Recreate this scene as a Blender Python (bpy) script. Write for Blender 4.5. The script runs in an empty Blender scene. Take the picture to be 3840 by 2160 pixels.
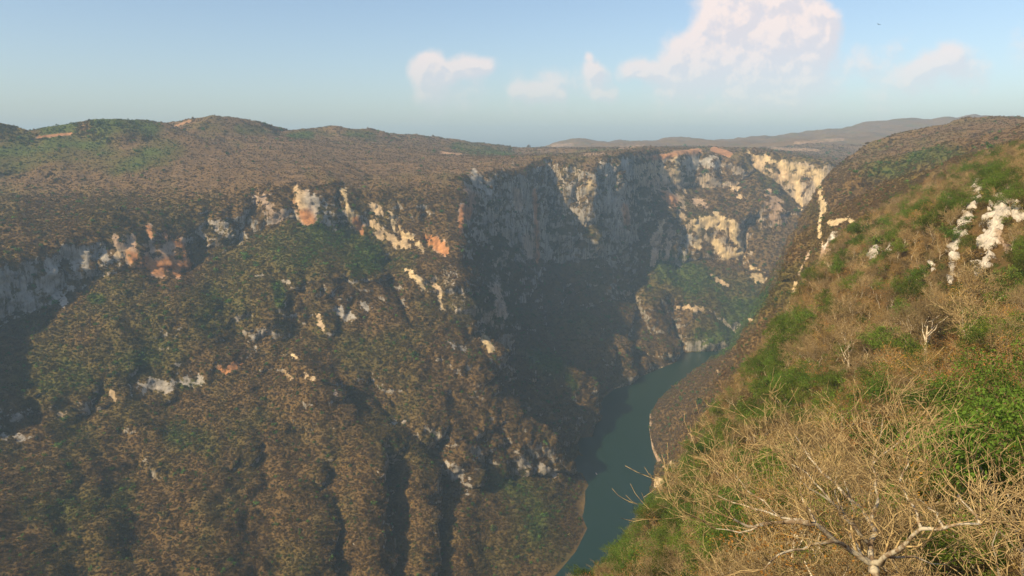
import bpy, math, random, time
import numpy as np
from mathutils import Vector, Matrix, noise as mnoise
from mathutils.geometry import delaunay_2d_cdt
from mathutils.bvhtree import BVHTree
T0 = time.time()
rng = np.random.default_rng(7)
random.seed(7)
C = bpy.context.scene.collection
RIVER = -700.0

# ------------------------------------------------------------------ camera
FPX = 1860.0
TH = math.atan((724.5 - 367) / FPX)
CT, ST = math.cos(TH), math.sin(TH)

def ray(px, py):
    u = (px - 1288) / FPX; v = (724.5 - py) / FPX
    return np.array((u, CT + v * ST, -ST + v * CT))

def P(px, py, D):
    d = ray(px, py); return d * (D / math.hypot(d[0], d[1]))

def Pz(px, py, z):
    d = ray(px, py); return d * (z / d[2])

def project(V):
    fwd = V[:, 1] * CT - V[:, 2] * ST
    up = V[:, 1] * ST + V[:, 2] * CT
    w = np.where(fwd > 0.5, fwd, 0.5)
    x = 1288 + FPX * V[:, 0] / w
    y = 724.5 - FPX * up / w
    x = np.where(fwd > 0.5, x, -9999)
    return x, y

# ------------------------------------------------------------------ noise
_perm = rng.permutation(256).astype(np.int64); _perm = np.concatenate([_perm, _perm, _perm])
_g = rng.normal(size=(256, 3)); _g /= np.linalg.norm(_g, axis=1)[:, None]

def noise3(p):
    pi = np.floor(p).astype(np.int64); f = p - pi; pi &= 255
    w = f * f * f * (f * (f * 6 - 15) + 10)
    out = 0
    for i in (0, 1):
        wx = w[:, 0] if i else 1 - w[:, 0]
        a = _perm[(pi[:, 0] + i) & 255]
        for j in (0, 1):
            wy = w[:, 1] if j else 1 - w[:, 1]
            b = _perm[a + ((pi[:, 1] + j) & 255)]
            for k in (0, 1):
                wz = w[:, 2] if k else 1 - w[:, 2]
                g = _g[_perm[b + ((pi[:, 2] + k) & 255)]]
                d = g[:, 0] * (f[:, 0] - i) + g[:, 1] * (f[:, 1] - j) + g[:, 2] * (f[:, 2] - k)
                out = out + wx * wy * wz * d
    return out * 1.6

def fbm(p, oct=4, gain=0.5, ridged=False):
    s = 0; a = 1.0; t = 0
    for o in range(oct):
        n = noise3(p + 17.3 * o)
        if ridged: n = 1 - 2 * np.abs(n)
        s = s + a * n; t += a
        a *= gain; p = p * 2.03
    return s / t

def smooth(a, b, x):
    t = np.clip((x - a) / (b - a), 0, 1); return t * t * (3 - 2 * t)

# ------------------------------------------------------------------ break lines of the land: image bearing (px, py) and horizontal distance
LINES = []
def L(*pts): LINES.append([P(*p) for p in pts])
def W(*pts): LINES.append([np.array(p, float) for p in pts])
def LZ(*pts): LINES.append([Pz(p[0], p[1], RIVER) for p in pts])

bankL = [Pz(*p, RIVER) for p in [(1400,1449),(1450,1390),(1480,1330),(1492,1270),(1482,1222),(1466,1190),(1470,1150),(1490,1100),(1496,1045),(1520,1000),(1548,978),(1590,968),(1612,948),(1650,932),(1700,912),(1718,888),(1760,886),(1830,884)]]
bankR = [Pz(*p, RIVER) for p in [(1668,1245),(1650,1200),(1655,1165),(1640,1130),(1633,1080),(1634,1042),(1655,1008),(1700,975),(1760,942),(1800,917),(1832,897)]]
bankL = [np.array(p, float) for p in [(-1500,200,-700),(-900,380,-700),(-500,580,-700),(-150,850,-700)]] + bankL + [np.array(p, float) for p in [(900,2560,-700),(1150,2620,-700),(1700,2650,-700),(2500,2500,-700)]]
bankR = [np.array(p, float) for p in [(-1500,70,-700),(-900,230,-700),(-450,430,-700),(-80,680,-700),(120,930,-700),(220,1180,-700)]] + bankR + [np.array(p, float) for p in [(900,2420,-700),(1200,2480,-700),(1750,2500,-700),(2500,2350,-700)]]
LINES.append(bankL); LINES.append(bankR)
W(*[(-1500,135,-716),(-900,305,-716),(-475,505,-716),(-115,765,-716),(100,1030,-716),(200,1240,-716),(235,1400,-716),(240,1560,-716),(260,1720,-716),(300,1900,-716),(380,2060,-716),(480,2180,-716),(640,2340,-716),(760,2475,-716),(900,2490,-716),(1170,2550,-716),(1720,2575,-716),(2500,2425,-716)])

def warp(p):
    k = min(1.3, max(0.0, 1 - p[0] / 800)) * min(1.0, max(0.0, (2700 - p[2]) / 900))
    return (p[0], p[1], p[2] * (1 + 0.28 * k))
def L(*pts): LINES.append([P(*warp(p)) for p in pts])
# --- left side -------------------------------------------------------------
# skyline hills of the left plateau
L((-500,345,2500),(-200,330,2600),(0,311,2700),(35,318,2700),(75,334,2750),(130,318,2800),(185,311,2800),(215,317,2850),(245,303,2700),(300,302,2700),(335,306,2750),(370,303,2850),(410,310,2850),(440,322,2950),(480,300,3000),(535,290,3000),(590,302,3000),(640,306,3050),(690,335,3100),(735,332,3500),(775,330,3500),(800,324,3300),(835,317,3300),(880,326,3300),(908,336,3400),(932,324,3400),(958,330,3400),(975,344,3450),(1000,338,3600),(1060,342,3700),(1100,346,3700),(1150,350,3700),(1200,360,3750),(1250,365,3800),(1300,374,3800))
L((-500,370,2200),(-200,372,2250),(0,362,2350),(75,362,2450),(140,350,2500),(200,350,2550),(300,372,2420),(400,352,2550),(440,335,2700),(480,336,2780),(560,345,2780),(640,342,2850),(700,342,2980),(790,352,3050),(860,354,3080),(920,356,3150),(1000,356,3300),(1060,362,3350))
L((-500,520,1500),(-200,510,1600),(0,490,1780),(150,470,1850),(300,440,2020),(450,415,2180),(600,395,2400),(750,385,2560),(900,385,2700),(1050,390,2800),(1180,395,2950),(1280,392,3200))
L((200,520,1660),(350,480,1840),(500,450,1980),(650,440,2080),(800,425,2240),(950,430,2350),(1080,430,2400))
W((-2600,2900,-60),(-1900,3100,20),(-1200,3500,20),(-700,4100,-20),(-200,4500,-60),(200,4600,-90))
# rim and foot of the upper cliff
L((-500,780,1050),(-200,710,1200),(0,645,1340),(90,618,1400),(180,588,1470),(280,555,1550),(360,535,1640),(450,520,1700),(560,508,1770),(640,484,1840),(700,470,1880),(750,462,1910),(850,463,1960),(920,480,1980),(1000,505,1960),(1080,515,1960),(1158,490,2010))
L((-500,980,1020),(-200,900,1175),(0,820,1318),(60,810,1345),(110,780,1382),(200,735,1440),(300,695,1490),(390,690,1550),(470,690,1610),(540,660,1700),(600,622,1752),(660,592,1815),(740,556,1870),(800,570,1885),(870,590,1900),(960,622,1895),(1040,632,1870),(1100,645,1830),(1140,655,1770))
# ledge half way up the cliff, right part
L((880,520,1940),(960,555,1935),(1040,570,1915),(1100,585,1880))
# corner where the wall turns away
L((1166,440,2160),(1162,470,2060),(1158,490,2010),(1152,550,1930),(1140,600,1820),(1135,650,1750),(1160,662,1720))
# terrace and its east edge
L((0,900,1230),(200,850,1290),(400,800,1370),(560,760,1470),(700,700,1560),(850,680,1650),(1000,690,1690),(1160,662,1720))
L((1160,662,1720),(1168,720,1680),(1172,790,1640),(1180,840,1590),(1205,890,1560),(1232,905,1560))
L((1225,845,1590),(1240,880,1580))
L((980,700,1680),(1060,745,1660),(1130,790,1620),(1172,800,1630))
L((1000,775,1610),(1080,800,1590),(1160,850,1560))
# middle small cliff
L((745,740,1570),(800,765,1590),(850,765,1610),(930,730,1650),(985,735,1650))
L((770,840,1510),(800,848,1520),(860,828,1545),(940,792,1575),(990,800,1590))
# second cliff band
L((-500,1220,860),(-200,1100,1000),(0,1010,1120),(150,985,1180),(290,960,1230),(400,938,1280),(500,915,1330),(600,892,1380),(660,882,1420),(720,895,1400),(790,925,1380))
L((-500,1320,840),(-200,1190,985),(0,1090,1095),(150,1058,1155),(290,1014,1205),(400,995,1255),(500,975,1308),(600,945,1355),(650,925,1385),(720,948,1375),(800,960,1360))
# slope below
L((-500,1449,760),(-200,1320,880),(0,1250,950),(300,1190,1060),(600,1130,1170),(900,1100,1270),(1050,1075,1330),(1120,1085,1350))
L((-500,1560,690),(0,1449,800),(300,1449,860),(600,1449,930),(800,1449,990),(1000,1449,1040),(1200,1449,1085),(1330,1449,1105))
L((850,1000,1390),(1000,950,1440),(1100,960,1440))
def L(*pts): LINES.append([P(*p) for p in pts])
# spur 1 crest
L((985,800,1590),(1060,850,1540),(1130,885,1510),(1190,918,1495),(1250,958,1485),(1310,1000,1475),(1355,1045,1465),(1388,1095,1455),(1388,1140,1448),(1395,1195,1442))
# cliff over the headland
L((1110,1120,1320),(1160,1110,1350),(1220,1120,1370),(1300,1130,1400),(1380,1135,1440))
L((1130,1230,1280),(1200,1235,1300),(1280,1205,1360),(1340,1200,1400),(1395,1195,1442),(1440,1195,1470))
L((1180,1340,1170),(1300,1300,1240),(1400,1280,1320),(1460,1270,1370))
# spur 2 with the hidden valleys either side
L((1235,985,1555),(1262,1015,1565),(1330,1078,1568),(1400,1145,1550),(1438,1195,1520))
L((1212,895,1610),(1260,925,1630),(1330,960,1650),(1390,1000,1660),(1428,1050,1665),(1440,1110,1640),(1455,1165,1580))
L((1240,935,1690),(1300,975,1712),(1360,1010,1722),(1430,1068,1730),(1462,1130,1690))
L((1285,872,1790),(1350,888,1810),(1400,905,1830),(1450,930,1850),(1478,960,1860),(1488,1010,1870))
L((1270,898,1880),(1350,922,1915),(1440,968,1950),(1485,998,1975))
# shaded wall: rim, foot, lower slope
L((1166,440,2160),(1200,432,2250),(1260,431,2340),(1310,430,2440),(1340,405,2580),(1380,394,2680),(1425,397,2700),(1455,425,2640),(1475,430,2640),(1500,415,2680),(1522,392,2740),(1548,396,2790))
L((1172,560,2100),(1230,575,2225),(1285,600,2310),(1330,650,2420),(1400,655,2550),(1470,650,2560),(1540,640,2680),(1600,600,2860))
L((1180,650,2020),(1240,680,2130),(1290,760,2160),(1370,800,2270),(1450,790,2370),(1520,760,2510),(1590,740,2700))
L((1245,800,1940),(1320,850,2030),(1420,880,2110))
# small spur by the water
L((1480,800,2300),(1530,850,2260),(1560,900,2210),(1583,932,2150))
L((1560,840,2390),(1600,890,2330),(1625,905,2300))
L((1600,760,2680),(1640,840,2520),(1690,880,2430))
L((1690,780,2660),(1706,840,2590),(1716,880,2520))
# far wall
L((1548,396,2790),(1562,385,2880),(1600,380,3000),(1650,377,3150),(1700,382,3200),(1760,378,3300),(1785,384,3340),(1815,402,3300),(1832,390,3400),(1860,398,3330),(1880,376,3400),(1960,386,3400),(2000,396,3350),(2050,400,3300),(2082,408,3240),(2200,430,3500),(2400,430,4200))
L((1600,470,2950),(1650,470,3110),(1750,470,3250),(1815,475,3260),(1850,470,3280),(1900,430,3360),(1960,470,3350),(2010,520,3300),(2080,520,3215),(2200,560,3450),(2400,560,4100))
L((1640,520,2970),(1700,530,3030),(1750,545,3050),(1820,540,3070),(1870,545,3080),(1920,500,3150))
L((1600,600,2860),(1650,655,2840),(1700,668,2920),(1760,652,2990),(1810,655,3015),(1850,652,3030),(1885,600,3070),(1940,560,3140),(2010,540,3205))
L((1620,720,2640),(1700,740,2710),(1800,730,2790),(1900,740,2850),(1980,720,2920),(2080,700,3000))
L((1700,770,2640),(1770,775,2680),(1850,790,2720),(1920,800,2760))
L((1740,850,2560),(1820,850,2590),(1860,845,2690))
W((1300,2720,-600),(1900,2760,-600),(2500,2650,-600))
# country behind the rims
L((1300,398,3400),(1400,390,3500),(1480,392,3500),(1560,378,3500),(1600,372,3400),(1660,372,3500),(1720,375,3600),(1800,372,3900),(1850,374,3900),(1900,374,3700),(2000,385,4000),(2100,400,4200),(2400,420,4600))
L((1300,378,4400),(1400,374,4600),(1500,378,4600),(1650,372,5000),(1800,368,5200),(1950,368,5200),(2100,375,5000),(2300,350,5500),(2600,350,6000))
L((1300,374,6300),(1370,367,6300),(1410,357,6300),(1440,354,6300),(1500,359,6300),(1550,363,6300),(1600,357,6900),(1660,351,7000),(1720,352,7000),(1775,356,7100),(1800,347,7000),(1850,349,7000),(1950,346,7200),(2030,335,7400),(2130,321,7600),(2200,310,7600),(2260,301,7600),(2350,295,7700),(2410,299,7900),(2470,294,8200),(2520,291,8200),(2576,298,8300),(2900,300,8300))
W((-3500,9500,-250),(0,11000,-250),(3500,11500,-200),(7000,10500,-150))

# --- right side ------------------------------------------------------------
# crest of the right massif, seen from above the canyon down to the water
L((2135,398,2350),(2098,442,1900),(2088,490,1780),(2072,535,1680),(2052,600,1600),(2030,655,1540),(2005,705,1500),(1978,755,1500),(1945,802,1600),(1900,846,1850),(1866,870,2150),(1836,892,2500))
L((2260,336,2500),(2300,331,2450),(2345,328,2450),(2385,312,2500),(2425,298,2550),(2480,297,2550),(2576,298,2600),(2900,300,2700))
L((2135,398,2350),(2190,360,2420),(2260,336,2500))
L((2160,430,1700),(2300,390,1750),(2450,350,1800),(2576,335,1900),(2900,330,2000))
L((2110,520,1300),(2200,480,1250),(2320,430,1200),(2450,390,1200),(2576,365,1200),(2900,340,1300))
L((2080,560,1180),(2140,560,1100),(2190,560,950),(2260,520,850),(2400,445,800),(2576,378,800),(2900,330,900))
L((2045,640,1120),(2060,690,1050),(2120,660,900),(2160,610,760))
L((1992,715,1080),(1984,780,1010),(1960,850,980),(1900,950,1000),(1850,1000,960))
L((1940,830,1250),(1850,920,1450),(1800,955,1650),(1750,985,1750))
L((1800,1010,1350),(1740,1080,1280),(1700,1160,1200),(1690,1240,1150))
W((950,2300,-520),(1250,2370,-560),(1800,2380,-560),(2500,2230,-560))
# near slope: outline against the canyon, drop below it, body
NG = 3.0
def LN(*pts): LINES.append([P(*p) - np.array((0, 0, min(8.0, max(4.5, p[2] * 0.08 + 3.0)))) for p in pts])
LN((1100,1800,130),(1300,1600,170),(1470,1465,230),(1560,1390,290),(1620,1300,330),(1700,1250,340),(1760,1205,330),(1795,1130,320),(1865,1025,310),(1905,930,310),(1965,845,320),(2015,775,340),(2060,710,380),(2110,640,440),(2180,575,500),(2260,505,540),(2330,460,570),(2400,432,600),(2500,400,640),(2576,380,660),(2800,320,700))
W((-120,330,-330),(20,420,-360),(90,560,-430),(160,700,-500),(215,860,-520),(260,850,-440),(285,760,-330),(290,640,-250))
W((-500,250,-330),(-900,150,-330),(-1500,0,-330))
W((60,900,-600),(180,1050,-620))
LN((1500,1700,90),(1700,1449,130),(1780,1300,180),(1850,1170,215),(1950,1000,230),(2050,870,250),(2130,760,290),(2200,660,350),(2300,560,400),(2400,490,440),(2500,440,470),(2620,400,500))
LN((1700,1900,45),(1900,1449,62),(2000,1250,100),(2080,1100,135),(2180,950,170),(2280,830,200),(2350,740,240),(2400,720,250),(2450,700,245),(2576,690,235),(2800,650,230))
LN((2400,470,330),(2440,470,325),(2480,480,320),(2540,505,300),(2640,500,290))
LN((2100,1449,36),(2250,1250,58),(2400,1050,85),(2576,900,110),(2900,800,120))
LN((2200,1500,24),(2400,1400,30),(2576,1250,36),(2900,1100,40))
LN((1500,2600,22),(2000,2300,16))
W((8,3,-4))
W((-4,2,-5))
W((3,-6,-3))
W((-30,10,-30),(-150,20,-150),(-500,0,-260))
W((25,-5,0),(60,-20,14))
W((150,60,40),(300,200,60),(600,500,70),(1200,900,120))
W((-1500,-300,-200),(0,-300,60),(1500,-300,140),(3000,1500,160),(5000,4000,100),(8000,8000,100))
W((-1500,600,-480),(-1350,900,-330),(-1600,1500,-200),(-2100,2200,-120))  # unseen land left of view, shaped low to keep its shadow off the slope
W((-3500,300,-500),(-3000,1200,-250))
W((-4500,800,0),(-3800,2400,-60),(-4500,5000,-50),(-8000,9000,-200))

pts3 = []; edges = []; index = {}
for ln in LINES:
    prev = None
    for p in ln:
        key = (round(float(p[0]), 1), round(float(p[1]), 1))
        if key not in index:
            index[key] = len(pts3); pts3.append(np.array(p, float))
        i = index[key]
        if prev is not None and prev != i: edges.append((prev, i))
        prev = i
pts3 = np.array(pts3)
res = delaunay_2d_cdt([Vector((p[0], p[1])) for p in pts3], edges, [], 0, 0.01, True)
v2, tris, orig = res[0], res[2], res[3]
V = np.zeros((len(v2), 3))
nx = 0
for i, (c, o) in enumerate(zip(v2, orig)):
    V[i, :2] = c[:]
    if len(o): V[i, 2] = pts3[o[0], 2]
    else:
        # crossing of two lines: interpolate along the nearer segment
        nx += 1; best = None
        for a, b in edges:
            A, B = pts3[a], pts3[b]; d = B[:2] - A[:2]
            t = np.dot(V[i, :2] - A[:2], d) / max(1e-9, np.dot(d, d)); t = min(1, max(0, t))
            q = A + (B - A) * t; e = np.hypot(*(q[:2] - V[i, :2]))
            if best is None or e < best[0] - 1e-4: best = (e, q[2]); 
            if e < 0.05: print('CROSSING at', V[i, :2].round(), 'z', q[2].round(), 'px', [round(float(k[0])) for k in project(np.array([q]))])
        V[i, 2] = best[1]
F = np.array([list(t) for t in tris], int)
print('TIN', len(V), len(F), 'crossings', nx, round(time.time() - T0, 1))

# ------------------------------------------------------------------ refinement in 3D (shared edge midpoints)
def refine(V, F, thr):
    while True:
        E = np.concatenate([F[:, [0, 1]], F[:, [1, 2]], F[:, [2, 0]]])
        Es = np.sort(E, axis=1)
        code = Es[:, 0] * (len(V) + 1) + Es[:, 1]
        u, inv = np.unique(code, return_inverse=True)
        a, b = u // (len(V) + 1), u % (len(V) + 1)
        mid = (V[a] + V[b]) / 2
        ln = np.linalg.norm(V[a] - V[b], axis=1)
        mark = ln > thr(mid)
        if not mark.any(): return V, F
        # the longest edge of a triangle with any marked edge is marked too (keeps shapes good)
        n = len(F); fe = inv.reshape(3, n).T
        for _ in range(12):
            m = mark[fe]; any_ = m.any(1)
            le = fe[np.arange(n), np.argmax(ln[fe], axis=1)]
            new = mark.copy(); new[le[any_]] = True
            if (new == mark).all(): break
            mark = new
        mid_id = np.full(len(u), -1); k = np.nonzero(mark)[0]
        mid_id[k] = len(V) + np.arange(len(k))
        V = np.concatenate([V, mid[k]])
        m = mark[fe]; cnt = m.sum(1); out = [F[cnt == 0]]
        M = mid_id[fe]
        s = cnt == 3
        f, q = F[s], M[s]
        out += [np.stack([f[:, 0], q[:, 0], q[:, 2]], 1), np.stack([q[:, 0], f[:, 1], q[:, 1]], 1), np.stack([q[:, 2], q[:, 1], f[:, 2]], 1), q]
        for r in range(3):
            i0, i1, i2 = r, (r + 1) % 3, (r + 2) % 3
            s = (cnt == 1) & m[:, r]
            f, q = F[s], M[s][:, r]
            out += [np.stack([f[:, i0], q, f[:, i2]], 1), np.stack([q, f[:, i1], f[:, i2]], 1)]
            s = (cnt == 2) & ~m[:, r]          # edges i1-i2 and i2-i0 are marked
            f, q = F[s], M[s]
            a_, b_ = q[:, i1], q[:, i2]
            out += [np.stack([a_, f[:, i2], b_], 1), np.stack([f[:, i0], f[:, i1], a_], 1), np.stack([f[:, i0], a_, b_], 1)]
        F = np.concatenate(out)

def vnormals(V, F):
    n = np.cross(V[F[:, 1]] - V[F[:, 0]], V[F[:, 2]] - V[F[:, 0]])
    N = np.zeros_like(V)
    for k in range(3):
        for c in range(3):
            N[:, c] += np.bincount(F[:, k], n[:, c], minlength=len(V))
    N /= np.maximum(1e-9, np.linalg.norm(N, axis=1))[:, None]
    return N

# orientation up
n = np.cross(V[F[:, 1]] - V[F[:, 0]], V[F[:, 2]] - V[F[:, 0]]); flip = n[:, 2] < 0
F[flip] = F[flip][:, ::-1]
dist = lambda p: np.linalg.norm(p, axis=1)
V, F = refine(V, F, lambda p: np.clip(dist(p) * 0.03, 6, 400))

def lap(V, F, lam, pin):
    E = np.unique(np.sort(np.concatenate([F[:, [0, 1]], F[:, [1, 2]], F[:, [2, 0]]]), axis=1), axis=0)
    cnt = np.bincount(E.ravel(), minlength=len(V)).astype(float)
    S = np.stack([np.bincount(E[:, 0], V[E[:, 1], c], minlength=len(V)) + np.bincount(E[:, 1], V[E[:, 0], c], minlength=len(V)) for c in range(3)], 1)
    A = S / np.maximum(cnt, 1)[:, None]
    return V + (A - V) * (lam * (1 - pin))[:, None]

for it in range(2):
    N = vnormals(V, F)
    pin = np.maximum(smooth(0.72, 0.5, N[:, 2]) * 0.85, (V[:, 2] < RIVER + 3).astype(float))
    pin = np.maximum(pin, smooth(2000, 2400, dist(V)))
    V = lap(V, F, 0.5, pin)
print('base', len(V), len(F), round(time.time() - T0, 1))

# ------------------------------------------------------------------ helpers for placing things on the land
def make_bvh(V, F): return BVHTree.FromPolygons(V.tolist(), F.tolist())
bvh = make_bvh(V, F)
def hit(px, py):
    d = Vector(ray(px, py)).normalized()
    h = bvh.ray_cast(Vector((0, 0, 0)) + d * 8, d)
    return None if h[0] is None else np.array(h[0])

def seg_dist(p, a, b):
    d = b - a; t = np.clip(((p - a) @ d) / max(1e-9, d @ d), 0, 1)
    return np.linalg.norm(p - (a + t[:, None] * d), axis=1), t

# gullies and ribs: polylines laid on the slopes, depth (m, + = ridge), half width (m)
CARVE = [
 ([(560,700),(600,820),(640,880)], -20, 45), ([(690,1010),(720,1100),(700,1180)], -18, 42), ([(430,1050),(470,1150)], -16, 42), ([(250,1080),(300,1200),(320,1330)], -18, 46), ([(950,960),(1010,1060),(1080,1120)], -24, 28), ([(800,980),(900,1080),(950,1150)], 14, 46), ([(300,760),(380,860),(400,930)], -14, 45),
 ([(985,805),(1060,858),(1130,892),(1190,925),(1250,965),(1310,1008),(1360,1055)], 14, 26), ([(1215,905),(1290,950),(1360,990),(1420,1042)], 16, 28), ([(1320,885),(1400,912),(1460,952)], 14, 28), ([(1270,990),(1340,1050)], -10, 20),
 ([(842,1150),(848,1250),(852,1350),(858,1445)], -30, 26), ([(905,1170),(915,1300),(920,1445)], 20, 24),
 ([(975,1160),(990,1250),(998,1350),(1000,1445)], -34, 22), ([(1045,1180),(1050,1300),(1050,1445)], 20, 20),
 ([(1112,1120),(1118,1220),(1105,1330),(1110,1445)], -34, 20), ([(1190,1260),(1160,1340),(1160,1445)], 10, 40),
 ([(1180,1090),(1170,1130),(1175,1200)], 12, 14), ([(1215,1110),(1225,1150),(1222,1200)], -24, 12),
 ([(1260,1060),(1275,1120),(1290,1190)], -18, 14), ([(1330,1100),(1340,1190)], -14, 12), ([(1150,1090),(1135,1180)], 12, 12),
 ([(640,1200),(660,1320),(690,1445)], -16, 34), ([(330,1180),(360,1300),(400,1445)], -14, 34), ([(500,1190),(520,1330),(540,1445)], 10, 30), ([(120,1200),(170,1320),(200,1445)], -12, 32),
 ([(700,690),(740,760),(745,850),(700,930)], -22, 30), ([(860,690),(890,720)], -14, 20),
 ([(990,640),(985,700),(1010,760)], -26, 22), ([(1010,780),(1030,830)], -14, 14), ([(1150,700),(1100,720)], 8, 14),
 ([(735,470),(740,550)], -16, 10), ([(848,480),(850,560)], -14, 10), ([(640,500),(600,600)], -14, 14), ([(1000,510),(1010,590)], -10, 10), ([(1065,520),(1075,620)], -16, 13),
 ([(905,480),(930,560)], -8, 8), ([(520,520),(500,660)], -16, 18), ([(480,600),(475,680)], -16, 14), ([(390,560),(400,670)], 9, 14), ([(160,640),(150,730)], -12, 16), ([(60,680),(40,780)], -10, 16), ([(250,600),(245,690)], -10, 14), ([(330,580),(340,660)], 8, 12),
 ([(90,1000),(85,1070)], -10, 12), ([(240,980),(230,1030)], -14, 14), ([(330,970),(335,1000)], -8, 8), ([(430,950),(430,990)], 7, 9), ([(540,915),(535,960)], -7, 8), ([(660,890),(655,930)], -10, 10), ([(820,770),(815,830)], 12, 12), ([(880,760),(870,810)], -10, 10),
 ([(1260,440),(1262,560)], -14, 12), ([(1345,420),(1348,560),(1352,660)], 16, 10), ([(1370,410),(1380,600)], -16, 12), ([(1300,440),(1305,600)], 12, 14), ([(1220,440),(1222,540)], 12, 10),
 ([(1420,410),(1425,600)], 12, 16), ([(1450,430),(1450,600)], -16, 12), ([(1480,430),(1480,520),(1490,620)], 22, 12), ([(1505,440),(1510,560)], -16, 12), ([(1540,410),(1550,520),(1565,640)], 30, 16),
 ([(1360,700),(1380,820),(1400,880)], -26, 24), ([(1290,680),(1320,820)], 14, 22), ([(1440,700),(1480,800),(1520,900)], 20, 26), ([(1480,720),(1530,860),(1560,940)], -30, 20), ([(1420,720),(1440,860)], -16, 18),
 ([(1340,520),(1320,640)], -10, 12), ([(1250,560),(1290,640)], -16, 24),
 ([(1632,450),(1650,560),(1655,620)], -34, 16), ([(1690,400),(1700,470)], 14, 14), ([(1735,400),(1740,470)], -18, 14), ([(1775,400),(1790,450)], 18, 16), ([(1815,410),(1830,500)], -20, 18),
 ([(1670,460),(1690,540),(1690,640)], 16, 16), ([(1720,520),(1725,600)], -14, 12), ([(1745,545),(1745,640)], 20, 14), ([(1880,560),(1868,650)], -46, 16), ([(1905,480),(1900,560)], -34, 18), ([(1850,560),(1855,640)], 18, 14), ([(1800,560),(1800,630)], -12, 22),
 ([(1935,440),(1950,550)], 20, 18), ([(2000,440),(2010,540)], 14, 10), ([(1980,440),(1985,540)], -16, 10), ([(2040,430),(2045,520)], -18, 10), ([(2065,440),(2072,500)], 14, 10),
 ([(1715,760),(1700,790),(1708,850),(1718,884)], -44, 18), ([(1740,770),(1760,840)], 8, 30), ([(1650,700),(1640,780)], 12, 24), ([(1600,780),(1592,900)], -26, 20), ([(1560,860),(1550,960)], 20, 14), ([(1660,800),(1670,900)], 12, 24), ([(1640,830),(1640,920)], -12, 14),
 ([(1910,640),(1960,720),(1975,750)], -26, 24), ([(1850,680),(1900,760)], 10, 26),
 ([(1860,930),(1790,1020),(1720,1130)], -10, 22), ([(1780,960),(1710,1060)], 8, 24), ([(1700,1000),(1650,1060)], -8, 14), ([(1700,1150),(1668,1200)], -8, 10),
 ([(2060,600),(2030,690)], 9, 12), ([(2090,590),(2075,690)], -12, 10), ([(2180,480),(2140,560)], -8, 20), ([(2300,420),(2200,500)], -10, 24), ([(2400,350),(2300,400)], -14, 30),
]
def apply_carve(V):
    N = vnormals(V, F)
    D = np.zeros(len(V))
    for pl, dep, wd in CARVE:
        pts = [hit(*p) for p in pl]
        pts = [p for p in pts if p is not None]
        ok = [pts[0]]
        for p in pts[1:]:
            if np.linalg.norm(p - ok[-1]) < 420: ok.append(p)
        if len(ok) < 2: continue
        lo = np.min(ok, 0) - 3.2 * wd; hi = np.max(ok, 0) + 3.2 * wd
        idx = np.nonzero(((V >= lo) & (V <= hi)).all(1))[0]
        if not len(idx): continue
        best = np.full(len(idx), 1e9)
        for a, b in zip(ok[:-1], ok[1:]):
            best = np.minimum(best, seg_dist(V[idx], a, b)[0])
        best = best + noise3(V[idx] / 30) * wd * 0.6 + noise3(V[idx] / 90) * wd * 0.8
        D[idx] += dep * np.exp(-(best / wd) ** 2)
    Nn = N.copy(); Nn[:, 2] *= 0.6
    keep = smooth(RIVER + 2, RIVER + 40, V[:, 2])
    return V + Nn * (D * keep)[:, None]

# intermediate refinement so that the carving has something to work on
def vis_scale(p):
    x, y = project(p)
    off = np.maximum(np.maximum(-x, x - 2576), np.maximum(-y, y - 1449))
    return 1 + np.clip(off / 300, 0, 6)
V, F = refine(V, F, lambda p: np.clip(dist(p) * 0.010, 3, 400) * vis_scale(p))
V = apply_carve(V)
N0 = vnormals(V, F)
# large and middle relief
def relief(V, N):
    d = dist(V)
    near = np.clip(d / 700, 0.02, 1)
    steep = smooth(0.75, 0.45, N[:, 2]) * smooth(300, 700, d)
    keep = smooth(RIVER + 1, RIVER + 30, V[:, 2])
    q = V.copy(); q[:, 2] *= 0.30
    a = fbm(V / 170, 3) * 15 * near + fbm(V / 70 + 5, 3, 0.5, ridged=True) * 9 * near
    fl = fbm(q / 34, 3, 0.6, ridged=True) * 17 * steep + noise3(V * [1 / 160, 1 / 160, 1 / 26]) * 7 * steep
    far = smooth(3600, 5200, d)
    a = a * (1 - 0.55 * smooth(1900, 2400, d) * (V[:, 2] > -60)) * (1 - 0.3 * far) + fbm(V / 420, 4, 0.55) * 70 * far * smooth(5600, 6600, 9999 - d * 0 - 0)
    Nn = N.copy(); Nn[:, 2] = Nn[:, 2] * (1 - 0.7 * steep)
    return V + Nn * ((a + fl) * keep)[:, None]
V = relief(V, N0)
print('carved', len(V), len(F), round(time.time() - T0, 1))
V, F = refine(V, F, lambda p: np.clip(dist(p) * 0.0046, 0.8, 400) * vis_scale(p))
N1 = vnormals(V, F)
def fine(V, N):
    d = dist(V)
    near = np.clip(d / 900, 0.03, 1)
    steep = smooth(0.75, 0.45, N[:, 2]) * smooth(300, 700, d)
    keep = smooth(RIVER + 0.5, RIVER + 12, V[:, 2])
    q = V.copy(); q[:, 2] *= 0.22
    a = fbm(V / 17 + 9, 3, 0.6) * 2.4 * near * (1 - 0.4 * steep)
    a += fbm(q / 11, 3, 0.6, ridged=True) * 5 * steep + noise3(V * [1 / 60, 1 / 60, 1 / 9]) * 2.5 * steep
    far = smooth(2600, 3500, d); a += fbm(V / 60, 2) * 6 * far
    return V + N * (a * keep)[:, None]
V = fine(V, N1)
N1 = vnormals(V, F)
bvh = make_bvh(V, F)
print('fine', len(V), len(F), round(time.time() - T0, 1))

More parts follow.
